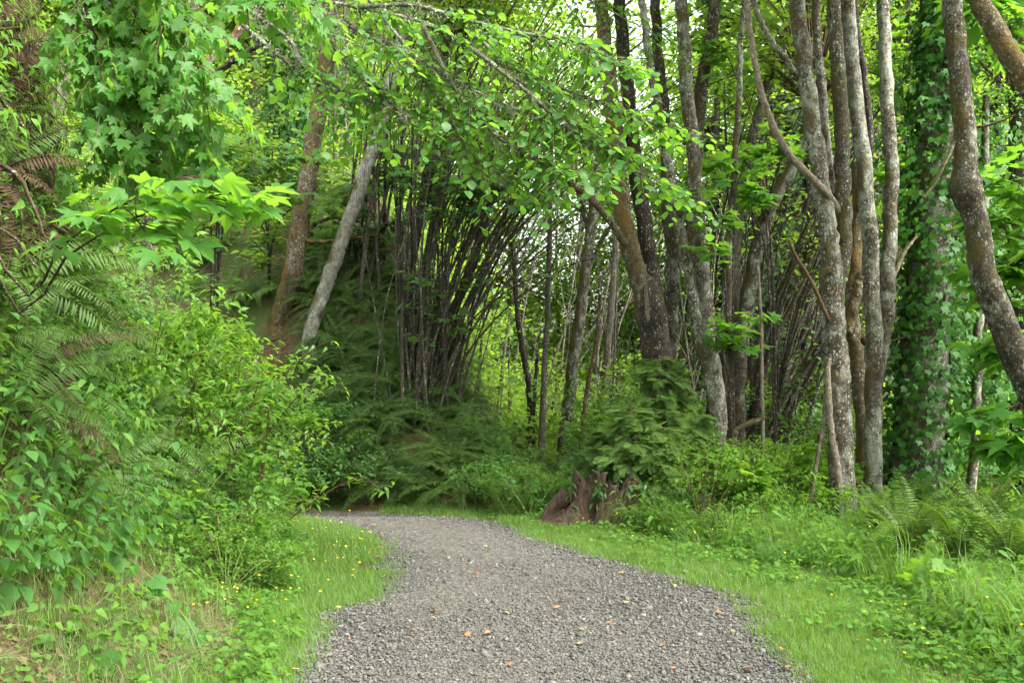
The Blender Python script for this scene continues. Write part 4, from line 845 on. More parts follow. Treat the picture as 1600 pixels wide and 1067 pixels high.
# ivy on the thick trunk: a plant of its own
ivl = pixpath(IV[:-1], 11.8, n=60); base = on_ground(ivl[0][:2]); t = thing('ivy_vine', 'dark glossy ivy climbing the thick trunk', 'ivy', base)
mb = MB()
for k in range(5):
    ph = k * 1.3; q = np.array([p + np.array([math.cos(ph + i * .05), math.sin(ph + i * .05), 0]) * (.31 - .0025 * i) for i, p in enumerate(ivl[:52])]); mb.add(*tube(q, .014, 5, .2))
part('stem', mb, M['root'], t)
def ivy_sites(line, n, r_at, tr, sp=.1):
    u = rng.uniform(0, 1, n) ** .9 * (tr[1] - tr[0]) + tr[0]; a = rng.uniform(0, 6.28, n); i = u * (len(line) - 1); c = np.stack([np.interp(i, np.arange(len(line)), line[:, k]) for k in range(3)], -1)
    rad = np.array([r_at(q) for q in u]) + np.abs(rng.normal(0, sp, n)) * (.4 + .9 * (wob(a * 2.2, u * 22) > 0)); o = np.c_[np.cos(a), np.sin(a), np.zeros(n)]
    return c + o * rad[:, None], nrm(np.c_[rng.normal(0, .6, (n, 2)), np.full(n, -1.0)] + o * .3), nrm(o + rng.normal(0, .35, (n, 3)) + [0, 0, .35])
og, ax, nm = ivy_sites(ivl, 5200, lambda u: .31 - .12 * u, (.07, .90), .22); sz = .10 * rng.uniform(.55, 1.25, len(og))
front = np.argsort(og[:, 1] - 3 * sz)[:300]; rest = np.setdiff1d(np.arange(len(og)), front)
leaf_parts(t, leaf_meshes('ivy', IVY, M['ivy']), og[front], ax[front], nm[front], sz[front], base=base)
mb = MB(); put(mb, IVY, og[rest], ax[rest], nm[rest], sz[rest]); tag(part('foliage', mb, M['ivy'], t), kind='stuff')
# ivy spilling right of that trunk, and on the far snag
sl = pixpath([(1520, 800), (1530, 660), (1540, 560), (1536, 420), (1530, 300), (1528, 200)], 12.2, n=40); base = on_ground(sl[0][:2]); t = thing('ivy_vine', 'lighter ivy thicket right of the thick ivy wrapped trunk', 'ivy', base)
mb = MB(); mb.add(*tube(sl, .02, 5, .3)); part('stem', mb, M['root'], t); og, ax, nm = ivy_sites(sl, 2300, lambda u: .12, (.1, 1), .34); mb = MB(); put(mb, IVY, og, ax, nm, .10 * rng.uniform(.55, 1.25, len(og))); tag(part('foliage', mb, M['ivy'], t), kind='stuff')
sl = pixpath([(458, 470), (455, 380), (452, 250), (450, 120), (449, 40)], 19, n=40); base = on_ground(sl[0][:2]); t = thing('ivy_vine', 'ivy smothering the far trunk on the upper left', 'ivy', base)
mb = MB(); mb.add(*tube(sl + [.19, 0, 0], .02, 5, .3)); part('stem', mb, M['root'], t); og, ax, nm = ivy_sites(sl, 4200, lambda u: .24, (.05, 1), .26); mb = MB(); put(mb, DIAM, og, ax, nm, .14 * rng.uniform(.55, 1.25, len(og))); tag(part('foliage', mb, M['ivy'], t), kind='stuff')

# ================================================================== ferns
def frond(np_, w, arch, mat, droop=.25, taper=.35):
    """unit frond along +Y, arching; pinnae in pairs"""
    mb = MB(); ts = np.linspace(0, 1, 14); ang = .95 - arch * ts; pts = [np.zeros(3)]
    for i in range(13): pts.append(pts[-1] + np.array([0, math.cos(ang[i]), math.sin(ang[i])]) / 13)
    pts = np.array(pts); mb.add(*tube(pts, np.linspace(.006, .0015, 14), 3), 0, .5)
    us = np.linspace(.1, .985, np_); o = np.stack([np.interp(us, ts, pts[:, c]) for c in range(3)], -1); tg = nrm(np.stack([np.interp(us, ts, np.gradient(pts[:, c])) for c in range(3)], -1))
    up = np.cross([1.0, 0, 0], tg); ln = w * np.minimum(1, .35 + us * 3.2) * (1 - us ** 2.2) ** .8 * (1 - taper * us) + .012
    for sg in (-1, 1):
        ax = nrm(np.array([sg, 0, 0]) + tg * rng.uniform(.15, .4, (np_, 1)) - np.array([0, 0, 1]) * droop * rng.uniform(.5, 1.5, (np_, 1))); put(mb, [leaf_diamond(.15, .2)], o, ax, up + rng.normal(0, .2, (np_, 3)), ln * rng.uniform(.85, 1.1, np_), 0, rng.uniform(.2, .9, np_))
    return mb.mesh('frond', mat)
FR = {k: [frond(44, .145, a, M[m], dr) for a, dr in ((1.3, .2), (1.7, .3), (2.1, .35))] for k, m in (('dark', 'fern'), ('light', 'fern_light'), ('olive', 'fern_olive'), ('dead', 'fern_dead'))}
def fern(xy, kind, label, group, n=11, size=.8, tilt=None, up=1.0, dead=0, name='sword_fern', z=None, slope=.6, pitch=0.0):
    x, y = xy; zz = gz(x, y) if z is None else z; nv = gnormal(np.array([x]), np.array([y]))[0]; nv = nrm(nv * slope + np.array([0, 0, 1 - slope])) if tilt is None else nrm(tilt)
    t = thing(name, label, 'fern', (x, y, zz - .02), group); a0 = rnd.uniform(0, 6.28); e1 = nrm(np.cross(nv, [.3, 1.0, .2])); e2 = np.cross(nv, e1)
    for i in range(n):
        a = a0 + 6.283 * i / n + rnd.gauss(0, .2); out = e1 * math.cos(a) + e2 * math.sin(a); pit = rnd.gauss(pitch, .22); yax = nrm(out * math.cos(pit) + nv * math.sin(pit)); zax = nrm(nv * math.cos(pit) - out * math.sin(pit)); xax = np.cross(yax, zax)
        k = kind if i >= dead else 'dead'; o = bpy.data.objects.new('frond', rnd.choice(FR[k])); COL.objects.link(o); o.parent = t; s = size * rnd.uniform(.65, 1.15); o.matrix_basis = mat4(np.stack([xax, yax, zax], -1) * s, (0, 0, 0))
        if k == 'dead' and kind != 'dead': o['label'] = 'withered brown frond'
    return t
def in_poly(px, py, poly):
    c = False; n = len(poly)
    for i in range(n):
        (x1, y1), (x2, y2) = poly[i], poly[i - 1]
        if (y1 > py) != (y2 > py) and px < (x2 - x1) * (py - y1) / (y2 - y1) + x1: c = not c
    return c
def spots(n, poly, lo=3.4, hi=14, mind=.0):
    xs = [q[0] for q in poly]; ys = [q[1] for q in poly]; out = []
    for _ in range(n * 40):
        px, py = rnd.uniform(min(xs), max(xs)), rnd.uniform(min(ys), max(ys))
        if not in_poly(px, py, poly): continue
        h_ = hit(px, py, lo, hi + 1)
        if h_[1] > hi or any((h_[0] - q[0]) ** 2 + (h_[1] - q[1]) ** 2 < mind * mind for q in out): continue
        out.append(h_)
        if len(out) >= n: break
    return out
# far shaded bank
G1 = 'dark ferns on the shaded bank'
for i in range(110):
    for _ in range(30):
        px, py = rnd.uniform(500, 810), rnd.uniform(430, 790); h_ = hit(px, py, 11, 20)
        if h_[1] < 19 and sdist([h_[:2]], BANK_F)[0] > .15: break
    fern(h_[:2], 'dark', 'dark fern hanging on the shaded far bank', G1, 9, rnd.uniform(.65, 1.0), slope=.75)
for i in range(44):
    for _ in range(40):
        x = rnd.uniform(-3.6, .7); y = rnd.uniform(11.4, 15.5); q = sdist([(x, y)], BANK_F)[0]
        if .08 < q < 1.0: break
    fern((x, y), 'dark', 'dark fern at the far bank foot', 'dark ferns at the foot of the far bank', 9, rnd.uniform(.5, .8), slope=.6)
# upper left slope
for i in range(64):
    for _ in range(30):
        px, py = rnd.uniform(230, 520), rnd.uniform(250, 480); h_ = hit(px, py, 8, 24)
        if 8.2 < h_[1] < 23: break
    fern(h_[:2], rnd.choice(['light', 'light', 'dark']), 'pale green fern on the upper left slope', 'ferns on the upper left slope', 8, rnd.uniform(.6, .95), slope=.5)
for i in range(90):
    y = rnd.uniform(14.8, 25); x = -1.8 - rnd.uniform(0, 1) * (.36 * y - 1.2)
    fern((x, y), rnd.choice(['light', 'light', 'dark']), 'fern far up the left slope', 'ferns far up the left slope', 7, rnd.uniform(.7, 1.1), slope=.5)
# near bank, placed one by one
NB = 'sword ferns on the near left bank'
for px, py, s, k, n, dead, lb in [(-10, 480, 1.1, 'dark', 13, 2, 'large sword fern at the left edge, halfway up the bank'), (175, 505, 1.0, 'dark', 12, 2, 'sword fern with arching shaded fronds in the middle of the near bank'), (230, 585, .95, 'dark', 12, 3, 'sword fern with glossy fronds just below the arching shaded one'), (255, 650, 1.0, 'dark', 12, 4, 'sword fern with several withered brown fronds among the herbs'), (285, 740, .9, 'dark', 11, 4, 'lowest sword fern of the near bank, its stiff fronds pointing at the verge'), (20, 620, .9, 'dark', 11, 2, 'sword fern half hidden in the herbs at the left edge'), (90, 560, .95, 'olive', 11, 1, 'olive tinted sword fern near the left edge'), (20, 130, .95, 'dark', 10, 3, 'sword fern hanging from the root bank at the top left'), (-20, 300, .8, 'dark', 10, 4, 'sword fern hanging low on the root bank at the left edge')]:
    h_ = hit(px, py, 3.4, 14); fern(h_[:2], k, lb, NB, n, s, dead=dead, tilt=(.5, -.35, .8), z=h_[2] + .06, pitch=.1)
for h_ in spots(20, [(-20, 470), (150, 430), (330, 440), (420, 600), (400, 700), (300, 780), (150, 800), (-20, 780)], 3.8, 10, .35):
    fern(h_[:2], 'dark', 'sword fern poking through the near herbs', 'sword ferns among the near herbs', 10, rnd.uniform(.6, .9), dead=rnd.choice([0, 1, 2, 3]), tilt=(.5, -.35, .8), z=h_[2] + .10, pitch=.1)
# dead ferns drooping from the root bank
for i in range(38):
    px, py = rnd.uniform(-40, 130), rnd.uniform(-60, 330); h_ = hit(px, py, 3.4, 9); fern(h_[:2], 'dead', 'withered rust brown fern on the root bank', 'dead ferns on the root bank', 7, rnd.uniform(.5, .8), tilt=(.75, -.5, -.15), z=h_[2], name='dead_fern', pitch=-.5)
# right verge
for px, py, s, lb in [(1425, 900, .95, 'upright olive sword fern at the foot of the ivy trunk'), (1375, 860, .7, 'small olive sword fern near the pale spotted trunk'), (1495, 905, .8, 'olive sword fern right of the upright one'), (1575, 915, .85, 'olive sword fern at the right edge'), (1545, 850, .8, 'sword fern behind the others at the right edge')]:
    h_ = hit(px, py); fern(h_[:2], 'olive', lb, 'sword ferns on the right verge', 12, s, slope=0, pitch=.45, z=h_[2] + .14)

# ================================================================== herbs and shrubs
def herb_plant(xy, label, group, h, nl, leaf, tp, key, mat, lean, name='leafy_herb', cat='plant', stemmat='green_stem'):
    x, y = xy; z = gz(x, y); b = np.array([x, y, z - .03]); t = thing(name, label, cat, (x, y, z), group); mb = MB()
    top = b + np.array([lean[0] * h + rnd.gauss(0, .1 * h), lean[1] * h + rnd.gauss(0, .1 * h), h]); ln = catmull([b, b + (top - b) * .5 + [0, 0, .12 * h], top], 9); mb.add(*tube(ln, np.linspace(.004, .0018, 9), 4)); part('stem', mb, M[stemmat], t)
    u = np.linspace(.25, 1, nl); o = np.stack([np.interp(u * 8, np.arange(9), ln[:, c]) for c in range(3)], -1); a = np.arange(nl) // 2 * 1.57 + np.arange(nl) % 2 * pi + rnd.uniform(0, 6)
    ax = nrm(np.c_[np.cos(a), np.sin(a), rng.uniform(-1.0, -.1, nl)] + np.array([lean[0], lean[1], 0]) * .6); nm = np.c_[rng.normal(0, .25, (nl, 2)), np.ones(nl)] + np.c_[np.cos(a), np.sin(a), np.zeros(nl)] * .3
    sz = leaf * rng.uniform(.6, 1.2, nl) * (1.1 - .35 * u); o = o + ax * .25 * sz[:, None]; leaf_parts(t, leaf_meshes(key, tp, M[mat]), o, ax, nm, sz, base=np.array(t.location)); return t
HG = 'broad leafed herbs on the near left bank'
for h_ in spots(250, [(-60, 600), (-60, 960), (120, 930), (250, 860), (390, 800), (430, 700), (420, 600), (330, 470), (200, 540), (100, 620)], 3.4, 11, .09):
    tp, key = rnd.choice([(OVATE, 'ovate'), (LANCE, 'lance'), (OVATE, 'ovate')])
    herb_plant(h_[:2], 'drooping ' + ('narrow' if key == 'lance' else 'broad') + ' leafed herb on the near bank', HG, rnd.uniform(.3, .55), rnd.choice([10, 12, 14]), rnd.uniform(.07, .115), tp, key, 'nettle', (.45, -.3))
# shrubs from shared kinds: woody stems and a foliage part
def shrub_kind(h, r, n, leaf, tp, mat, stems=9, stemmat='twig'):
    mb = MB(); sites = []
    for _ in range(stems):
        a = rnd.uniform(0, 6.28); q = r * math.sqrt(rnd.random()); hh = h * rnd.uniform(.6, 1.1)
        ln = catmull([[0, 0, 0], [math.cos(a) * q * .4, math.sin(a) * q * .4, hh * .5], [math.cos(a) * q, math.sin(a) * q, hh], [math.cos(a) * q * 1.35, math.sin(a) * q * 1.35, hh * .93]], 10); mb.add(*tube(ln, np.linspace(.008, .002, 10), 4))
        for _ in range(5):
            k = rnd.randrange(3, 9); v = nrm([rnd.gauss(0, 1), rnd.gauss(0, 1), rnd.uniform(-.1, .6)]); L = .3 * h * rnd.uniform(.5, 1.1); s = np.array([ln[k], ln[k] + v * L * .5 + [0, 0, .02], ln[k] + v * L]); mb.add(*tube(s, [.003, .002, .001], 3)); sites += [s[0] * .5 + s[1] * .5, s[1], s[1] * .5 + s[2] * .5, s[2]]
        sites += list(ln[5:])
    st = mb.mesh('stem', M[stemmat]); S = np.array(sites); k = rng.integers(0, len(S), n); a = rng.uniform(0, 6.28, n); o = S[k] + rng.normal(0, .03, (n, 3)); mb = MB()
    put(mb, tp, o, np.c_[np.cos(a), np.sin(a), rng.uniform(-.7, .25, n)], np.c_[rng.normal(0, .3, (n, 2)), np.ones(n)], leaf * rng.uniform(.55, 1.2, n)); return st, mb.mesh('foliage', M[mat])
SK = {'bright': [shrub_kind(.9, .5, 520, .075, OVATE, 'shrub'), shrub_kind(.8, .55, 460, .085, OVATE, 'shrub')], 'lobed': [shrub_kind(.75, .45, 170, .15, MAPLE[:2], 'shrub', 8)],
      'mid': [shrub_kind(.8, .5, 520, .07, OVATE, 'nettle', stemmat='green_stem'), shrub_kind(.7, .55, 560, .06, ROUND, 'nettle', stemmat='green_stem')], 'shade': [shrub_kind(.9, .6, 700, .06, DIAM, 'shade'), shrub_kind(.8, .6, 620, .07, OVATE, 'shade')],
      'airy': [shrub_kind(1.2, .6, 420, .075, LANCE, 'shrub', 8), shrub_kind(1.1, .7, 420, .075, LANCE, 'shrub', 8)], 'arching': [shrub_kind(2.0, .75, 1100, .10, LANCE, 'shrub', 8), shrub_kind(1.8, .85, 1100, .095, OVATE, 'shrub', 8)],
      'fine': [shrub_kind(.6, .5, 900, .04, DIAM, 'herb', 14, 'green_stem')]}
def shrub(p, kind, label, group, s=1.0, name='shrub', tilt=(0, 0), cat='shrub'):
    t = thing(name, label, cat, (p[0], p[1], p[2] - .04), group); t.rotation_euler = (tilt[0] + rnd.gauss(0, .08), tilt[1] + rnd.gauss(0, .08), rnd.uniform(0, 6.28)); t.scale = (s, s, s * rnd.uniform(.85, 1.15))
    st, fo = rnd.choice(SK[kind]); link('stem', st, t); link('foliage', fo, t); return t
def bank_spots(n, y0, y1, s0, s1, mind=.25):
    out = []
    for _ in range(n * 60):
        y = rnd.uniform(y0, y1); x = rnd.uniform(-6.5, -1.2); q = sdist([(x, y)], BANK_N)[0]
        if s0 < q < s1 and all((x - o[0]) ** 2 + (y - o[1]) ** 2 > mind * mind for o in out): out.append(np.array([x, y, gz(x, y)]))
        if len(out) >= n: break
    return out
for h_ in bank_spots(30, 8.0, 10.9, .0, 1.5):
    shrub(h_, 'airy', 'bright narrow leafed bank shrub', 'bright shrubs at the end of the near bank', rnd.uniform(.85, 1.25), tilt=(.15, .4))
for h_ in bank_spots(12, 8.0, 9.8, .2, 1.1, .3):
    shrub(h_, 'arching', 'tall bright shrub arching over the grass', 'arching shrubs over the grass at the bend', rnd.uniform(.68, .95), tilt=(.1, .33))
for h_ in bank_spots(18, 6.9, 9.2, -.12, .3, .16):
    shrub(h_, rnd.choice(['fine', 'fine', 'mid']), 'tangled low weed at the near bank foot', 'weeds at the near bank foot', rnd.uniform(.45, .75), tilt=(.1, .15), name='weed', cat='weed')
for h_ in bank_spots(16, 8.2, 10.9, 1.4, 2.6, .3):
    shrub(h_, rnd.choice(['airy', 'bright']), 'tall bright shrub on the bank crest', 'bright shrubs on the crest of the near bank', rnd.uniform(1.0, 1.3), tilt=(.1, .3))
for h_ in bank_spots(34, 7.0, 10.8, -.1, .9, .16):
    shrub(h_, rnd.choice(['mid', 'bright', 'fine']), 'low leafy shrub at the near bank foot', 'low shrubs at the foot of the near bank', rnd.uniform(.55, .95), tilt=(.15, .25))
for h_ in spots(40, [(130, 420), (300, 330), (420, 420), (400, 560), (300, 520), (150, 560), (60, 600), (40, 440)], 5, 12, .15):
    shrub(h_, rnd.choice(['mid', 'mid', 'bright']), 'leafy shrub mixed with the near ferns', 'leafy shrubs on the near bank', rnd.uniform(.5, .8), tilt=(.15, .3))
for h_ in spots(7, [(-40, 350), (100, 330), (130, 430), (60, 560), (-40, 560)], 4, 10, .15):
    shrub(h_, 'mid', 'small leafed shrub below the root bank', 'small shrubs below the root bank', rnd.uniform(.35, .6), tilt=(.2, .35))
for h_ in spots(20, [(430, 720), (480, 680), (560, 700), (590, 790), (440, 800)], 10.8, 14, .2):
    shrub(h_, rnd.choice(['shade', 'mid']), 'soft green shrub outside the bend', 'soft green shrubs at the bend', rnd.uniform(.6, 1.0))
for px, d in [(752, 11.7), (775, 11.5), (800, 11.1), (830, 10.9), (862, 11.2), (815, 11.9), (785, 12.3), (845, 11.8), (765, 12.6), (880, 12.0)]:
    x = (px - 800) / F * d; shrub((x, d, gz(x, d)), rnd.choice(['fine', 'fine', 'mid']), 'low feathery green plant', 'feathery plants beside the stump', rnd.uniform(.7, .95), name='leafy_bush', cat='bush')
for i in range(46):
    px = rnd.uniform(1010, 1300); d = rnd.uniform(9.7, 11.6); x = (px - 800) / F * d
    if right_off(np.array([[x, d]]))[0] < 1.5: continue
    shrub((x, d, gz(x, d)), rnd.choice(['bright', 'bright', 'airy', 'lobed']), 'sunny yellow green bramble', 'sunny brambles right of the stump', rnd.uniform(.3, .9), name='bramble', cat='bush')
for i in range(40):
    px = rnd.uniform(1320, 1680); d = rnd.uniform(9.6 if px < 1450 else 9.0, 12.5); x = (px - 800) / F * d
    shrub((x, d, gz(x, d)), rnd.choice(['bright', 'mid', 'lobed', 'mid']), 'leafy shrub under the right hand trunks', 'shrubs under the right hand trunks', rnd.uniform(.28, .6) * (1 if d > 9.5 else .7))
for i in range(40):
    px = rnd.uniform(930, 1650); d = rnd.uniform(12.5, 18); x = (px - 800) / F * d
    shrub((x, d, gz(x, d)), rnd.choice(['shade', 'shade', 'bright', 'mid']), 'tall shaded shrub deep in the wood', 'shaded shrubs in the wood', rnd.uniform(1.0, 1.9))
for i in range(18):
    px = rnd.uniform(700, 980); d = rnd.uniform(15, 23); x = (px - 800) / F * d
    shrub((x, d, gz(x, d)), rnd.choice(['mid', 'bright', 'shade']), 'small shrub in the hollow beyond the bend', 'shaded shrubs beyond the bend', rnd.uniform(.5, 1.0))
for px, py in [(1010, 830), (1060, 840), (1180, 850), (1240, 860), (1330, 880), (1540, 990), (1600, 1000), (1290, 850), (1130, 850), (1210, 830), (1090, 820)]:
    h_ = hit(px, py); shrub(h_, 'fine', 'low tangled weed on the right grass strip', 'weeds along the right verge', rnd.uniform(.35, .6), name='weed', cat='weed')
for i in range(60):
    y = rnd.uniform(5.2, 10.0); off = rnd.uniform(1.0, 2.4); ex = np.interp(y, [q[1] for q in EDGE_R[:9]], [q[0] for q in EDGE_R[:9]]); x = ex + off
    if abs(x / y * F) > 850 or (x / y * F > 520 and y > 7): continue
    shrub(np.array([x, y, gz(x, y)]), rnd.choice(['fine', 'mid', 'mid', 'bright']), 'small leafy weed in the right tall grass', 'leafy weeds in the right verge', rnd.uniform(.16, .32), name='weed', cat='weed')
# broad leaves pushing out of the weeds below the ivy trunk
for px, py in [(1350, 850), (1375, 885), (1340, 800), (1435, 935)]:
    h_ = hit(px, py); herb_plant(h_[:2], 'seedling with broad lobed bright leaves', 'broad lobed seedlings on the right verge', .42, 7, .19, MAPLE, 'maple', 'shrub', (.1, -.2), 'maple_seedling', 'seedling')

# cedar bush growing over the stump
def cedar_spray():
    mb = MB()
    for sg in (-1, 1):
        for u in np.linspace(.08, .97, 11):
            L = .42 * (1 - u) ** .8 + .06; o = np.array([0, u, -.18 * u * u]); m = max(3, int(9 * L / .42)); q = np.linspace(.12, 1, m); a = nrm([sg * .8, 1.0, -.12 - .1 * u]); c = o + a * (L * q)[:, None]
            for s2 in (-1, 1): put(mb, [leaf_diamond(.17, .2)], c, nrm(np.tile([a[0] * .75 + s2 * .42, a[1], -.22], (m, 1))), np.tile([0, 0, 1.0], (m, 1)) + rng.normal(0, .25, (m, 3)), .12 * (1.1 - .4 * q), 0, rnd.uniform(.1, .5) + .5 * q)
    return np.vstack(mb.v), np.vstack(mb.f3), np.concatenate(mb.t)
CS = [cedar_spray()[:2] for _ in range(2)]
def cedar(px, d, h, n, label, wid, up=0):
    x = (px - 800) / F * d; z = gz(x, d) + up; t = thing('cedar_bush', label, 'bush', (x, d, z - .05), 'cedar bushes over the stump'); mb = MB(); b = np.array([x, d, z]); org = []; ax = []
    ln = np.array([b + [rnd.gauss(0, .03), 0, u * h] for u in np.linspace(0, 1, 8)]); mb.add(*tube(ln, np.linspace(.03, .006, 8), 5)); part('trunk', mb, M['bark_moss'], t); mb = MB()
    for _ in range(n):
        u = rnd.uniform(.08, 1) ** .9; a = rnd.uniform(0, 6.28); L = wid * (1.08 - u) ** .75 * rnd.uniform(.5, 1.05); v = np.array([math.cos(a), math.sin(a), 0]); s = np.array([b + [0, 0, u * h], b + v * L * .5 + [0, 0, u * h + .12 * L], b + v * L + [0, 0, u * h + .05 * L]])
        mb.add(*tube(s, [.008, .005, .002], 3), 1, .2)
        for q in np.linspace(.18, 1, 17): org.append([np.interp(q, [0, .5, 1], s[:, c]) for c in range(3)]); ax.append(v + np.array([rnd.gauss(0, .5), rnd.gauss(0, .5), rnd.uniform(-.8, .35)]))
    N = len(org); put(mb, CS, np.array(org), np.array(ax), np.c_[rng.normal(0, .3, (N, 2)), np.ones(N)], .15 * rng.uniform(.6, 1.5, N)); tag(part('foliage', mb, [M['cedar'], M['twig']], t), kind='stuff')
cedar(1035, 11.5, 1.9, 84, 'tallest cedar bush, pointed, behind the rotten stump', .8)
cedar(950, 11.4, 1.05, 56, 'low cedar bush leaning out over the left of the stump', .5)
cedar(1085, 11.2, 1.15, 56, 'broad cedar bush right of the tallest one', .6)
cedar(985, 10.75, .8, 50, 'small drooping cedar bush growing on the stump top', .42, .42)
cedar(1035, 10.7, 1.0, 56, 'dark drooping cedar bush hiding the right side of the stump', .5)

# the rotten stump
sx, sy = .88, 10.45; sz0 = gz(sx, sy); t = thing('tree_stump', 'rotten red brown stump with one root running towards the path', 'stump', (sx, sy, sz0)); mb = MB(); NA, NL = 150, 22
th = np.linspace(0, 2 * pi, NA, endpoint=False); lob = .16 * np.sin(5 * th + 1) + .09 * np.sin(11 * th + 2)
fib = np.convolve(np.tile(rng.normal(size=NA), 3), [.25, .5, .25], 'same')[NA:2 * NA] * .018 + .007 * np.sin(23 * th) + .008 * rng.normal(size=NA)     # standing fibres
top = .44 + .06 * np.sin(2 * th + 2.2) + .05 * np.sin(7 * th) + np.convolve(np.tile(rng.normal(size=NA), 3), [.3, .5, .3], 'same')[NA:2 * NA] * .028
rows = []
for j, u in enumerate(np.linspace(0, 1, NL)):
    sh_ = np.roll(fib, int(round(3 * math.sin(u * 2.2)))); rr = (.31 + .24 * (1 - u) ** 2.4) * (1 + lob * (1.3 - .6 * u)) + sh_ * (1.25 - .5 * u) + .004 * rng.normal(size=NA)
    rr = rr + np.exp(-((np.angle(np.exp(1j * (th - 3.5)))) / .30) ** 2) * 1.0 * (1 - u) ** 3.0 + .35 * np.exp(-((np.angle(np.exp(1j * (th - 4.6)))) / .22) ** 2) * (1 - u) ** 3.0
    rows.append(np.c_[sx + .10 * u + rr * np.cos(th), sy + rr * np.sin(th) * .8, sz0 - .15 + (top + .15) * u])
for k, dz in [(.82, -.06), (.66, -.2), (.4, -.32), (.05, -.36)]: rows.append(np.c_[(rows[NL - 1][:, :2] - [sx + .10, sy]) * k + [sx + .10, sy], rows[NL - 1][:, 2] + dz])
V = np.vstack(rows); nr = len(rows); i = np.arange(nr - 1)[:, None] * NA; j = np.arange(NA)[None]; j2 = (j + 1) % NA; mb.add(V, np.stack([i + j, i + j2, i + NA + j2, i + NA + j], -1).reshape(-1, 4)); part('trunk', mb, M['wood'], t)
for px, py, d in [(845, 805, 10.25), (868, 800, 10.3)]:
    e = P(px, py, d); e[2] = gz(e[0], e[1]) - .02; mb = MB(); ln = catmull([[sx - .3, sy - .1, sz0 + .32], [(sx - .35 + e[0]) / 2 - .02, (sy + d) / 2, sz0 + .14], e], 9); mb.add(*tube(ln, np.linspace(.09, .03, 9), 8, .25)); part('root', mb, M['wood'], t)
for k in range(2):
    a = rnd.uniform(2.6, 5.6); c = np.array([sx + .10 + .25 * math.cos(a), sy + .2 * math.sin(a), sz0 + .42]); mb = MB(); s = np.array([c, c + [rnd.gauss(0, .03), -.02, .12], c + [rnd.gauss(0, .05), -.02, rnd.uniform(.12, .17)]]); mb.add(*tube(s, [.04, .028, .01], 5, .3)); part('splinter', mb, M['wood'], t)
for px, py in [(912, 812), (930, 815), (950, 814), (972, 812), (990, 812), (1005, 815), (905, 803), (940, 808), (985, 803), (1010, 795), (965, 806), (1000, 806), (1030, 800), (1045, 806), (880, 808), (920, 812), (1020, 812)]:
    h_ = hit(px, py); h_[1] = min(h_[1], 10.35 - .1 * rnd.random()); herb_plant(h_[:2], 'slender leafy weed growing against the rotten stump', 'weeds against the stump', .5, 12, .10, LANCE, 'lance', 'shade', (.1, -.15), 'leafy_weed', 'weed')

# tall seed stalks and a clump of rushes
for px, d, h in [(771, 11.9, .62), (782, 11.9, .55), (750, 11.8, .40), (806, 12.0, .5), (884, 11.4, .5), (1050, 10.6, .7)]:
    x = (px - 800) / F * d; b = np.array([x, d, gz(x, d)]); t = thing('seed_stalk', 'upright pale seed stalk among green plants', 'plant', b, 'seed stalks near the stump'); mb = MB(); tp = b + [rnd.gauss(0, .03), 0, h]; mb.add(*tube(np.array([b, (b + tp) / 2, tp]), [.005, .004, .002], 4)); part('stem', mb, M['green_stem'], t); mb = MB(); n = 60
    u = rng.uniform(.5, 1, n); put(mb, DIAM, b + (tp - b) * u[:, None], rng.normal(size=(n, 3)) + [0, 0, .8], rng.normal(size=(n, 3)), .035 * (1.3 - u)); part('seed_head', mb, M['fern_light'], t)
h_ = hit(1132, 850); t = thing('rush_clump', 'dark green clump of upright rushes on the right verge', 'rushes', h_)
for i in range(22):
    a = rnd.uniform(0, 6.28); q = rnd.uniform(0, .07); b = h_ + [q * math.cos(a), q * math.sin(a), -.02]; mb = MB(); L = rnd.uniform(.22, .42); e = b + [math.cos(a) * L * .22, math.sin(a) * L * .22, L]; mb.add(*tube(np.array([b, b * .5 + e * .5 + [0, 0, .03], e]), [.004, .0035, .001], 4)); part('blade', mb, M['fern'], t)

# ================================================================== the root bank at the upper left
h0 = hit(30, 250, 3.4, 9); t = thing('exposed_roots', 'tangle of exposed brown roots hanging down the cut bank at the upper left', 'roots', h0)
for i in range(110):
    px, py = rnd.uniform(-40, 185), rnd.uniform(40, 330); a = hit(px, py, 3.4, 10); a = a + [.06, -.05, 0]; L = rnd.uniform(.3, .9); w_ = rnd.gauss(.05, .12)
    q = [a - [.12, -.05, -.03], a]; c = a.copy()
    for k in range(5): c = c + np.array([rnd.gauss(.02, .045) + w_ * .2, rnd.gauss(-.02, .03), -L / 5]); c = np.array([max(c[0], a[0] - .05), c[1], c[2]]); q.append(c.copy())
    mb = MB(); mb.add(*tube(catmull(q, 14), np.linspace(rnd.uniform(.007, .022), .003, 14), 5, .25)); part('root', mb, M['root'], t)
for pts in [[(75, 150), (110, 330), (140, 420), (178, 500)], [(100, 160), (150, 330), (165, 420), (200, 490)], [(60, 200), (85, 350), (100, 440)]]:
    q = []
    for px, py in pts: a = hit(px, py, 3.4, 10); q.append(a + [.12, -.1, .02])
    mb = MB(); mb.add(*tube(catmull(q, 16), np.linspace(.016, .006, 16), 6, .2)); part('root', mb, M['root'], t)

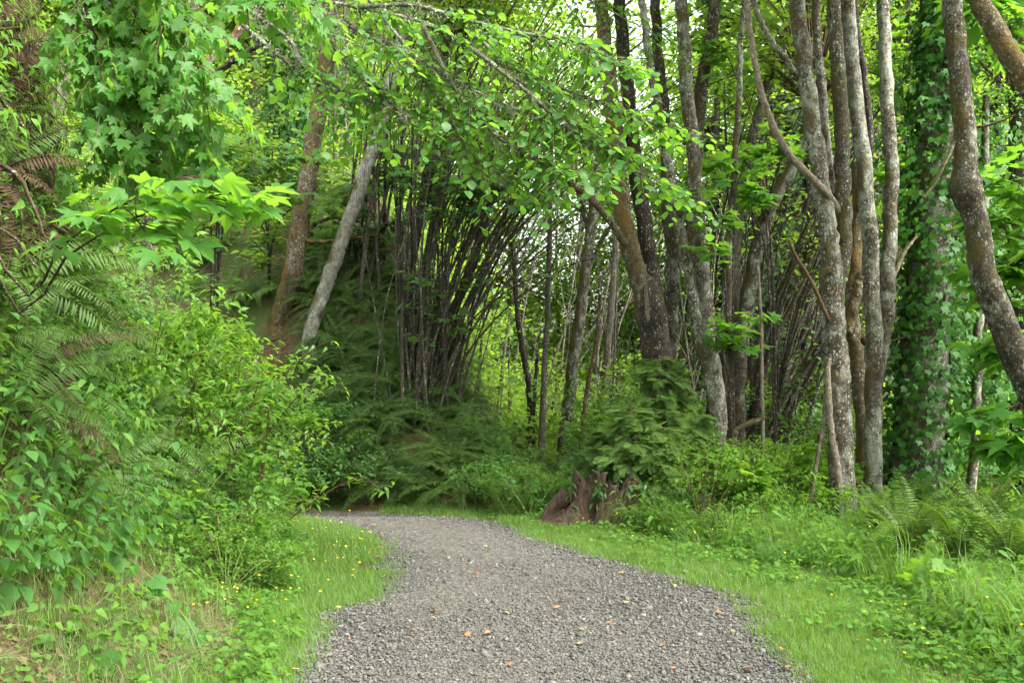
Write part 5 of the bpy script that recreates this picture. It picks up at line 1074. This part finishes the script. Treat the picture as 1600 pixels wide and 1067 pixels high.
# ================================================================== small things
def lying_leaf(xy, tp, key, mat, size, label, group):
    x, y = xy; nv = gnormal(np.array([x]), np.array([y]))[0] + rng.normal(0, .22, 3) * [1, 1, 0]; a = rnd.uniform(0, 6.28); onp_ = inside_path(np.array([[x, y]]))[0]; me = rnd.choice(leaf_meshes(key, tp, M[mat])); o = bpy.data.objects.new('fallen_leaf', me); COL.objects.link(o)
    Rm = frame(np.array([[math.cos(a), math.sin(a), .05]]), nv[None])[0]; o.matrix_basis = mat4(Rm * size, (x, y, gz(x, y) + (.05 if onp_ else .04))); tag(o, label, 'leaf', group)
for px, py, s, c in [(683, 967, .10, 'o'), (672, 976, .06, 'o'), (600, 804, .10, 'o'), (590, 843, .08, 'o'), (588, 862, .10, 'o'), (592, 877, .08, 'o'), (606, 910, .09, 'y'), (721, 823, .09, 'o'), (579, 827, .08, 'o'), (727, 1002, .06, 'o'), (766, 1000, .07, 'o'), (679, 1023, .05, 'y'), (650, 996, .05, 'o'), (790, 967, .05, 'y'), (873, 960, .07, 'o'), (880, 950, .05, 'y'), (975, 952, .06, 'y'), (922, 1002, .06, 'y'), (905, 996, .05, 'o'), (910, 1018, .06, 'o'), (1003, 1000, .06, 'y'), (955, 985, .05, 'o'), (1030, 1020, .06, 'o'), (800, 1051, .06, 'o'), (600, 1052, .06, 'y'), (545, 1012, .05, 'o'), (573, 985, .05, 'y'), (690, 938, .05, 'y'), (757, 862, .06, 'y'), (842, 873, .05, 'o'), (745, 905, .05, 'o'), (970, 905, .07, 'y'), (1056, 924, .07, 'y'), (875, 915, .04, 'y'), (1120, 965, .05, 'o'), (1148, 1000, .06, 'y'), (1160, 1058, .10, 'o'), (1232, 1058, .10, 'o'), (1220, 1030, .08, 'o'), (1100, 990, .06, 'o'), (1221, 975, .08, 'y'), (1340, 1012, .09, 'o'), (1050, 1060, .07, 'o'), (1270, 945, .06, 'o'), (465, 1060, .07, 'y'), (525, 960, .06, 'y'), (560, 902, .07, 'y'), (700, 815, .08, 'o'), (660, 808, .08, 'o'), (620, 818, .07, 'o'), (750, 834, .06, 'y')]:
    h_ = hit(px, py); lying_leaf(h_[:2], MAPLE if rnd.random() < .5 else OVATE, 'mf' if 0 else ('maple_f' if 0 else 'x'), 'fallen_o' if c == 'o' else 'fallen_y', s, ('orange red' if c == 'o' else 'yellow tan') + ' fallen leaf on the ground', 'fallen leaves on the path') if 0 else lying_leaf(h_[:2], *((MAPLE, 'maple') if (px + py) % 2 else (OVATE, 'ovate')), 'fallen_o' if c == 'o' else 'fallen_y', s * .72, ('orange red' if c == 'o' else 'yellow tan') + ' fallen leaf on the ground', 'fallen leaves on the path')
for px, py, c, s, lb in [(346, 947, 'fallen_y', .10, 'large yellow brown leaf lying on the left bank foot'), (284, 886, 'fallen_o', .08, 'rust orange leaf stuck in the herbs of the left bank'), (353, 1021, 'fallen_o', .08, 'orange leaf lying in the grass at the lower left'), (204, 815, 'fallen_o', .06, 'small red brown leaf among the herbs on the left bank')]:
    h_ = hit(px, py); lying_leaf(h_[:2], MAPLE, 'maple', c, s, lb, None)
# trailing vine at the lower left
q = [hit(px, py, 3.2, 8) + [0, -.05, dz] for px, py, dz in [(-40, 960, .05), (20, 945, .12), (80, 930, .2), (150, 918, .22), (210, 930, .2), (260, 965, .16), (300, 1000, .1), (325, 1040, .04)]]
t = thing('trailing_vine', 'long green vine with broad lobed leaves arching over the lower left soil', 'vine', on_ground(q[0][:2])); mb = MB(); ln = catmull(q, 30); mb.add(*tube(ln, np.linspace(.006, .003, 30), 5)); part('stem', mb, M['green_stem'], t); og, ax, nm, sz = [], [], [], []
for px, py, s in [(15, 955, .16), (100, 930, .13), (60, 925, .10), (192, 930, .13), (225, 915, .12), (245, 952, .13), (200, 905, .1), (285, 995, .15), (310, 1010, .14), (300, 975, .10), (325, 1000, .12), (170, 1040, .14), (260, 925, .10), (140, 950, .10)]:
    g = hit(px, py, 3.2, 8); k = np.argmin(np.linalg.norm(ln - (g + [0, -.1, .15]), axis=1)); og.append(ln[k] if py < 1030 else g + [0, -.05, .08]); ax.append(nrm(np.array([rnd.gauss(.2, .4), -.5, rnd.uniform(-.7, -.2)]))); nm.append([rnd.gauss(.2, .2), -.4, .8]); sz.append(s)
LOB = [leaf_lobed([(0, .74), (18, .58), (34, .50), (44, .52), (60, .56), (80, .46), (110, .42), (145, .36), (180, .14)], curl=c, cup=.1) for c in (.15, .3)]
leaf_parts(t, leaf_meshes('lob', LOB, M['nettle']), og, ax, nm, sz, base=np.array(t.location))
# white bindweed flower
h_ = hit(258, 812, 3.4, 9) + [.0, -.22, .10]; t = thing('bindweed_flower', 'single white trumpet flower on the left bank', 'flower', on_ground(h_[:2])); mb = MB(); NA = 20; th = np.linspace(0, 2 * pi, NA, endpoint=False)
rows = [h_ + np.c_[r * np.cos(th) * (1 + .06 * np.cos(5 * th) * (k > 2)), -z + 0 * th, r * np.sin(th) * .9] for k, (r, z) in enumerate([(.004, -.045), (.007, -.025), (.013, -.005), (.024, .010), (.035, .014), (.037, .010)])]
i = np.arange(5)[:, None] * NA; j = np.arange(NA)[None]; mb.add(np.vstack(rows), np.stack([i + j, i + (j + 1) % NA, i + NA + (j + 1) % NA, i + NA + j], -1).reshape(-1, 4)); part('petals', mb, M['petal'], t); mb = MB(); g = on_ground(h_[:2] + [0, .1]); mb.add(*tube(catmull([g, g * .5 + h_ * .5 + [.03, 0, 0], h_ + [0, .045, 0]], 8), .002, 4)); part('stem', mb, M['green_stem'], t)
# stick on the bank foot
q = [hit(px, py, 3.4, 10) + [0, 0, .03] for px, py in [(345, 880), (362, 896), (384, 914)]]; mb = MB(); mb.add(*tube(catmull(q, 10), np.linspace(.02, .013, 10), 7, .2)); tag(mb.build('dead_stick', M['deadwood']), 'bare brown stick lying across the left bank foot', 'stick')
q = [hit(px, py, 3.4, 12) + [0, 0, z] for px, py, z in [(1190, 975, .03), (1205, 972, .05), (1225, 974, .03)]]; mb = MB(); mb.add(*tube(catmull(q, 8), [.004] * 8, 5, .2)); tag(mb.build('small_twig', M['deadwood']), 'thin bare twig on the right edge of the gravel', 'twig')


# near ferns and herbs for the end of the near bank
for p_ in bank_spots(26, 7.2, 10.6, .3, 1.8, .25): fern(p_[:2], rnd.choice(['light', 'dark', 'olive']), 'fern among the near bank end shrubs', 'ferns among the shrubs of the near bank', 9, rnd.uniform(.6, .85), tilt=(.45, -.3, .85), z=p_[2] + .12, pitch=.15)
# ------------------------------------------------------------------ labels: alike things are told apart by what they stand beside, then by their order
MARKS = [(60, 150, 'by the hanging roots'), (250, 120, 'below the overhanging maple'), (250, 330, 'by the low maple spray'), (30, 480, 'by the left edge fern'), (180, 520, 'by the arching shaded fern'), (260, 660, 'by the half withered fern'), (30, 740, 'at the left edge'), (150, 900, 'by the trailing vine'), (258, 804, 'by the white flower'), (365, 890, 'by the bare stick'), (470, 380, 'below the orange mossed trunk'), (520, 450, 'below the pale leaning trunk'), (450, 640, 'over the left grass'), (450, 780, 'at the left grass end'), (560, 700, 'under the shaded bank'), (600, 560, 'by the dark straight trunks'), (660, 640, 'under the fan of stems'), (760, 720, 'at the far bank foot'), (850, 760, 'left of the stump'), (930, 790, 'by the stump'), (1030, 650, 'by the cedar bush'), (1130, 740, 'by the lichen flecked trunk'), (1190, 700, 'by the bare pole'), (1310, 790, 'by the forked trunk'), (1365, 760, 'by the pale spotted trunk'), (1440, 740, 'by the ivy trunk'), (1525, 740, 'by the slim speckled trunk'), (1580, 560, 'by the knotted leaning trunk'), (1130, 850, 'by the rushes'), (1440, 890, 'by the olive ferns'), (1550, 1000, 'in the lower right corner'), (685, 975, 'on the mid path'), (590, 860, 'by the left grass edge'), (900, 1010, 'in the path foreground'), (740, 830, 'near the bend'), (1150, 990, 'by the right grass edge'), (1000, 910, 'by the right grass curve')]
ORD = ['leftmost', 'second from left', 'third from left', 'fourth from left', 'fifth from left', 'sixth from left', 'seventh from left', 'eighth from left', 'ninth from left', 'tenth from left', 'eleventh from left', 'twelfth from left', 'thirteenth from left', 'fourteenth from left', 'fifteenth from left', 'sixteenth from left', 'seventeenth from left', 'eighteenth from left', 'nineteenth from left', 'twentieth from left']
def pix(o):
    x, y, z = o.location
    if o.type == 'MESH' and o.location.length < 1e-6: x, y, z = o.data.vertices[0].co
    return (800 + x / max(y, .1) * F, HY - (z + .25 - CZ) / max(y, .1) * F, y)
sets = {}
for o in list(COL.objects):
    if o.parent is None and o.get('label') and o.get('group'): sets.setdefault(o['label'], []).append(o)
for lab, os_ in sets.items():
    if len(os_) < 2 or os_[0]['group'] == 'trees behind the viewpoint': continue
    subs = {}
    for o in os_:
        px, py, y = pix(o); m = min(MARKS, key=lambda q: (q[0] - px) ** 2 + (q[1] - py) ** 2)[2] if len(os_) > 4 else ''
        subs.setdefault(m, []).append((px, o))
    for m, ls in subs.items():
        ls.sort(key=lambda q: q[0])
        for i, (px, o) in enumerate(ls):
            o['label'] = ' '.join(w_ for w_ in (lab, m, '' if len(ls) == 1 else ORD[i] if i < len(ORD) else f'{i + 1}th from left') if w_)
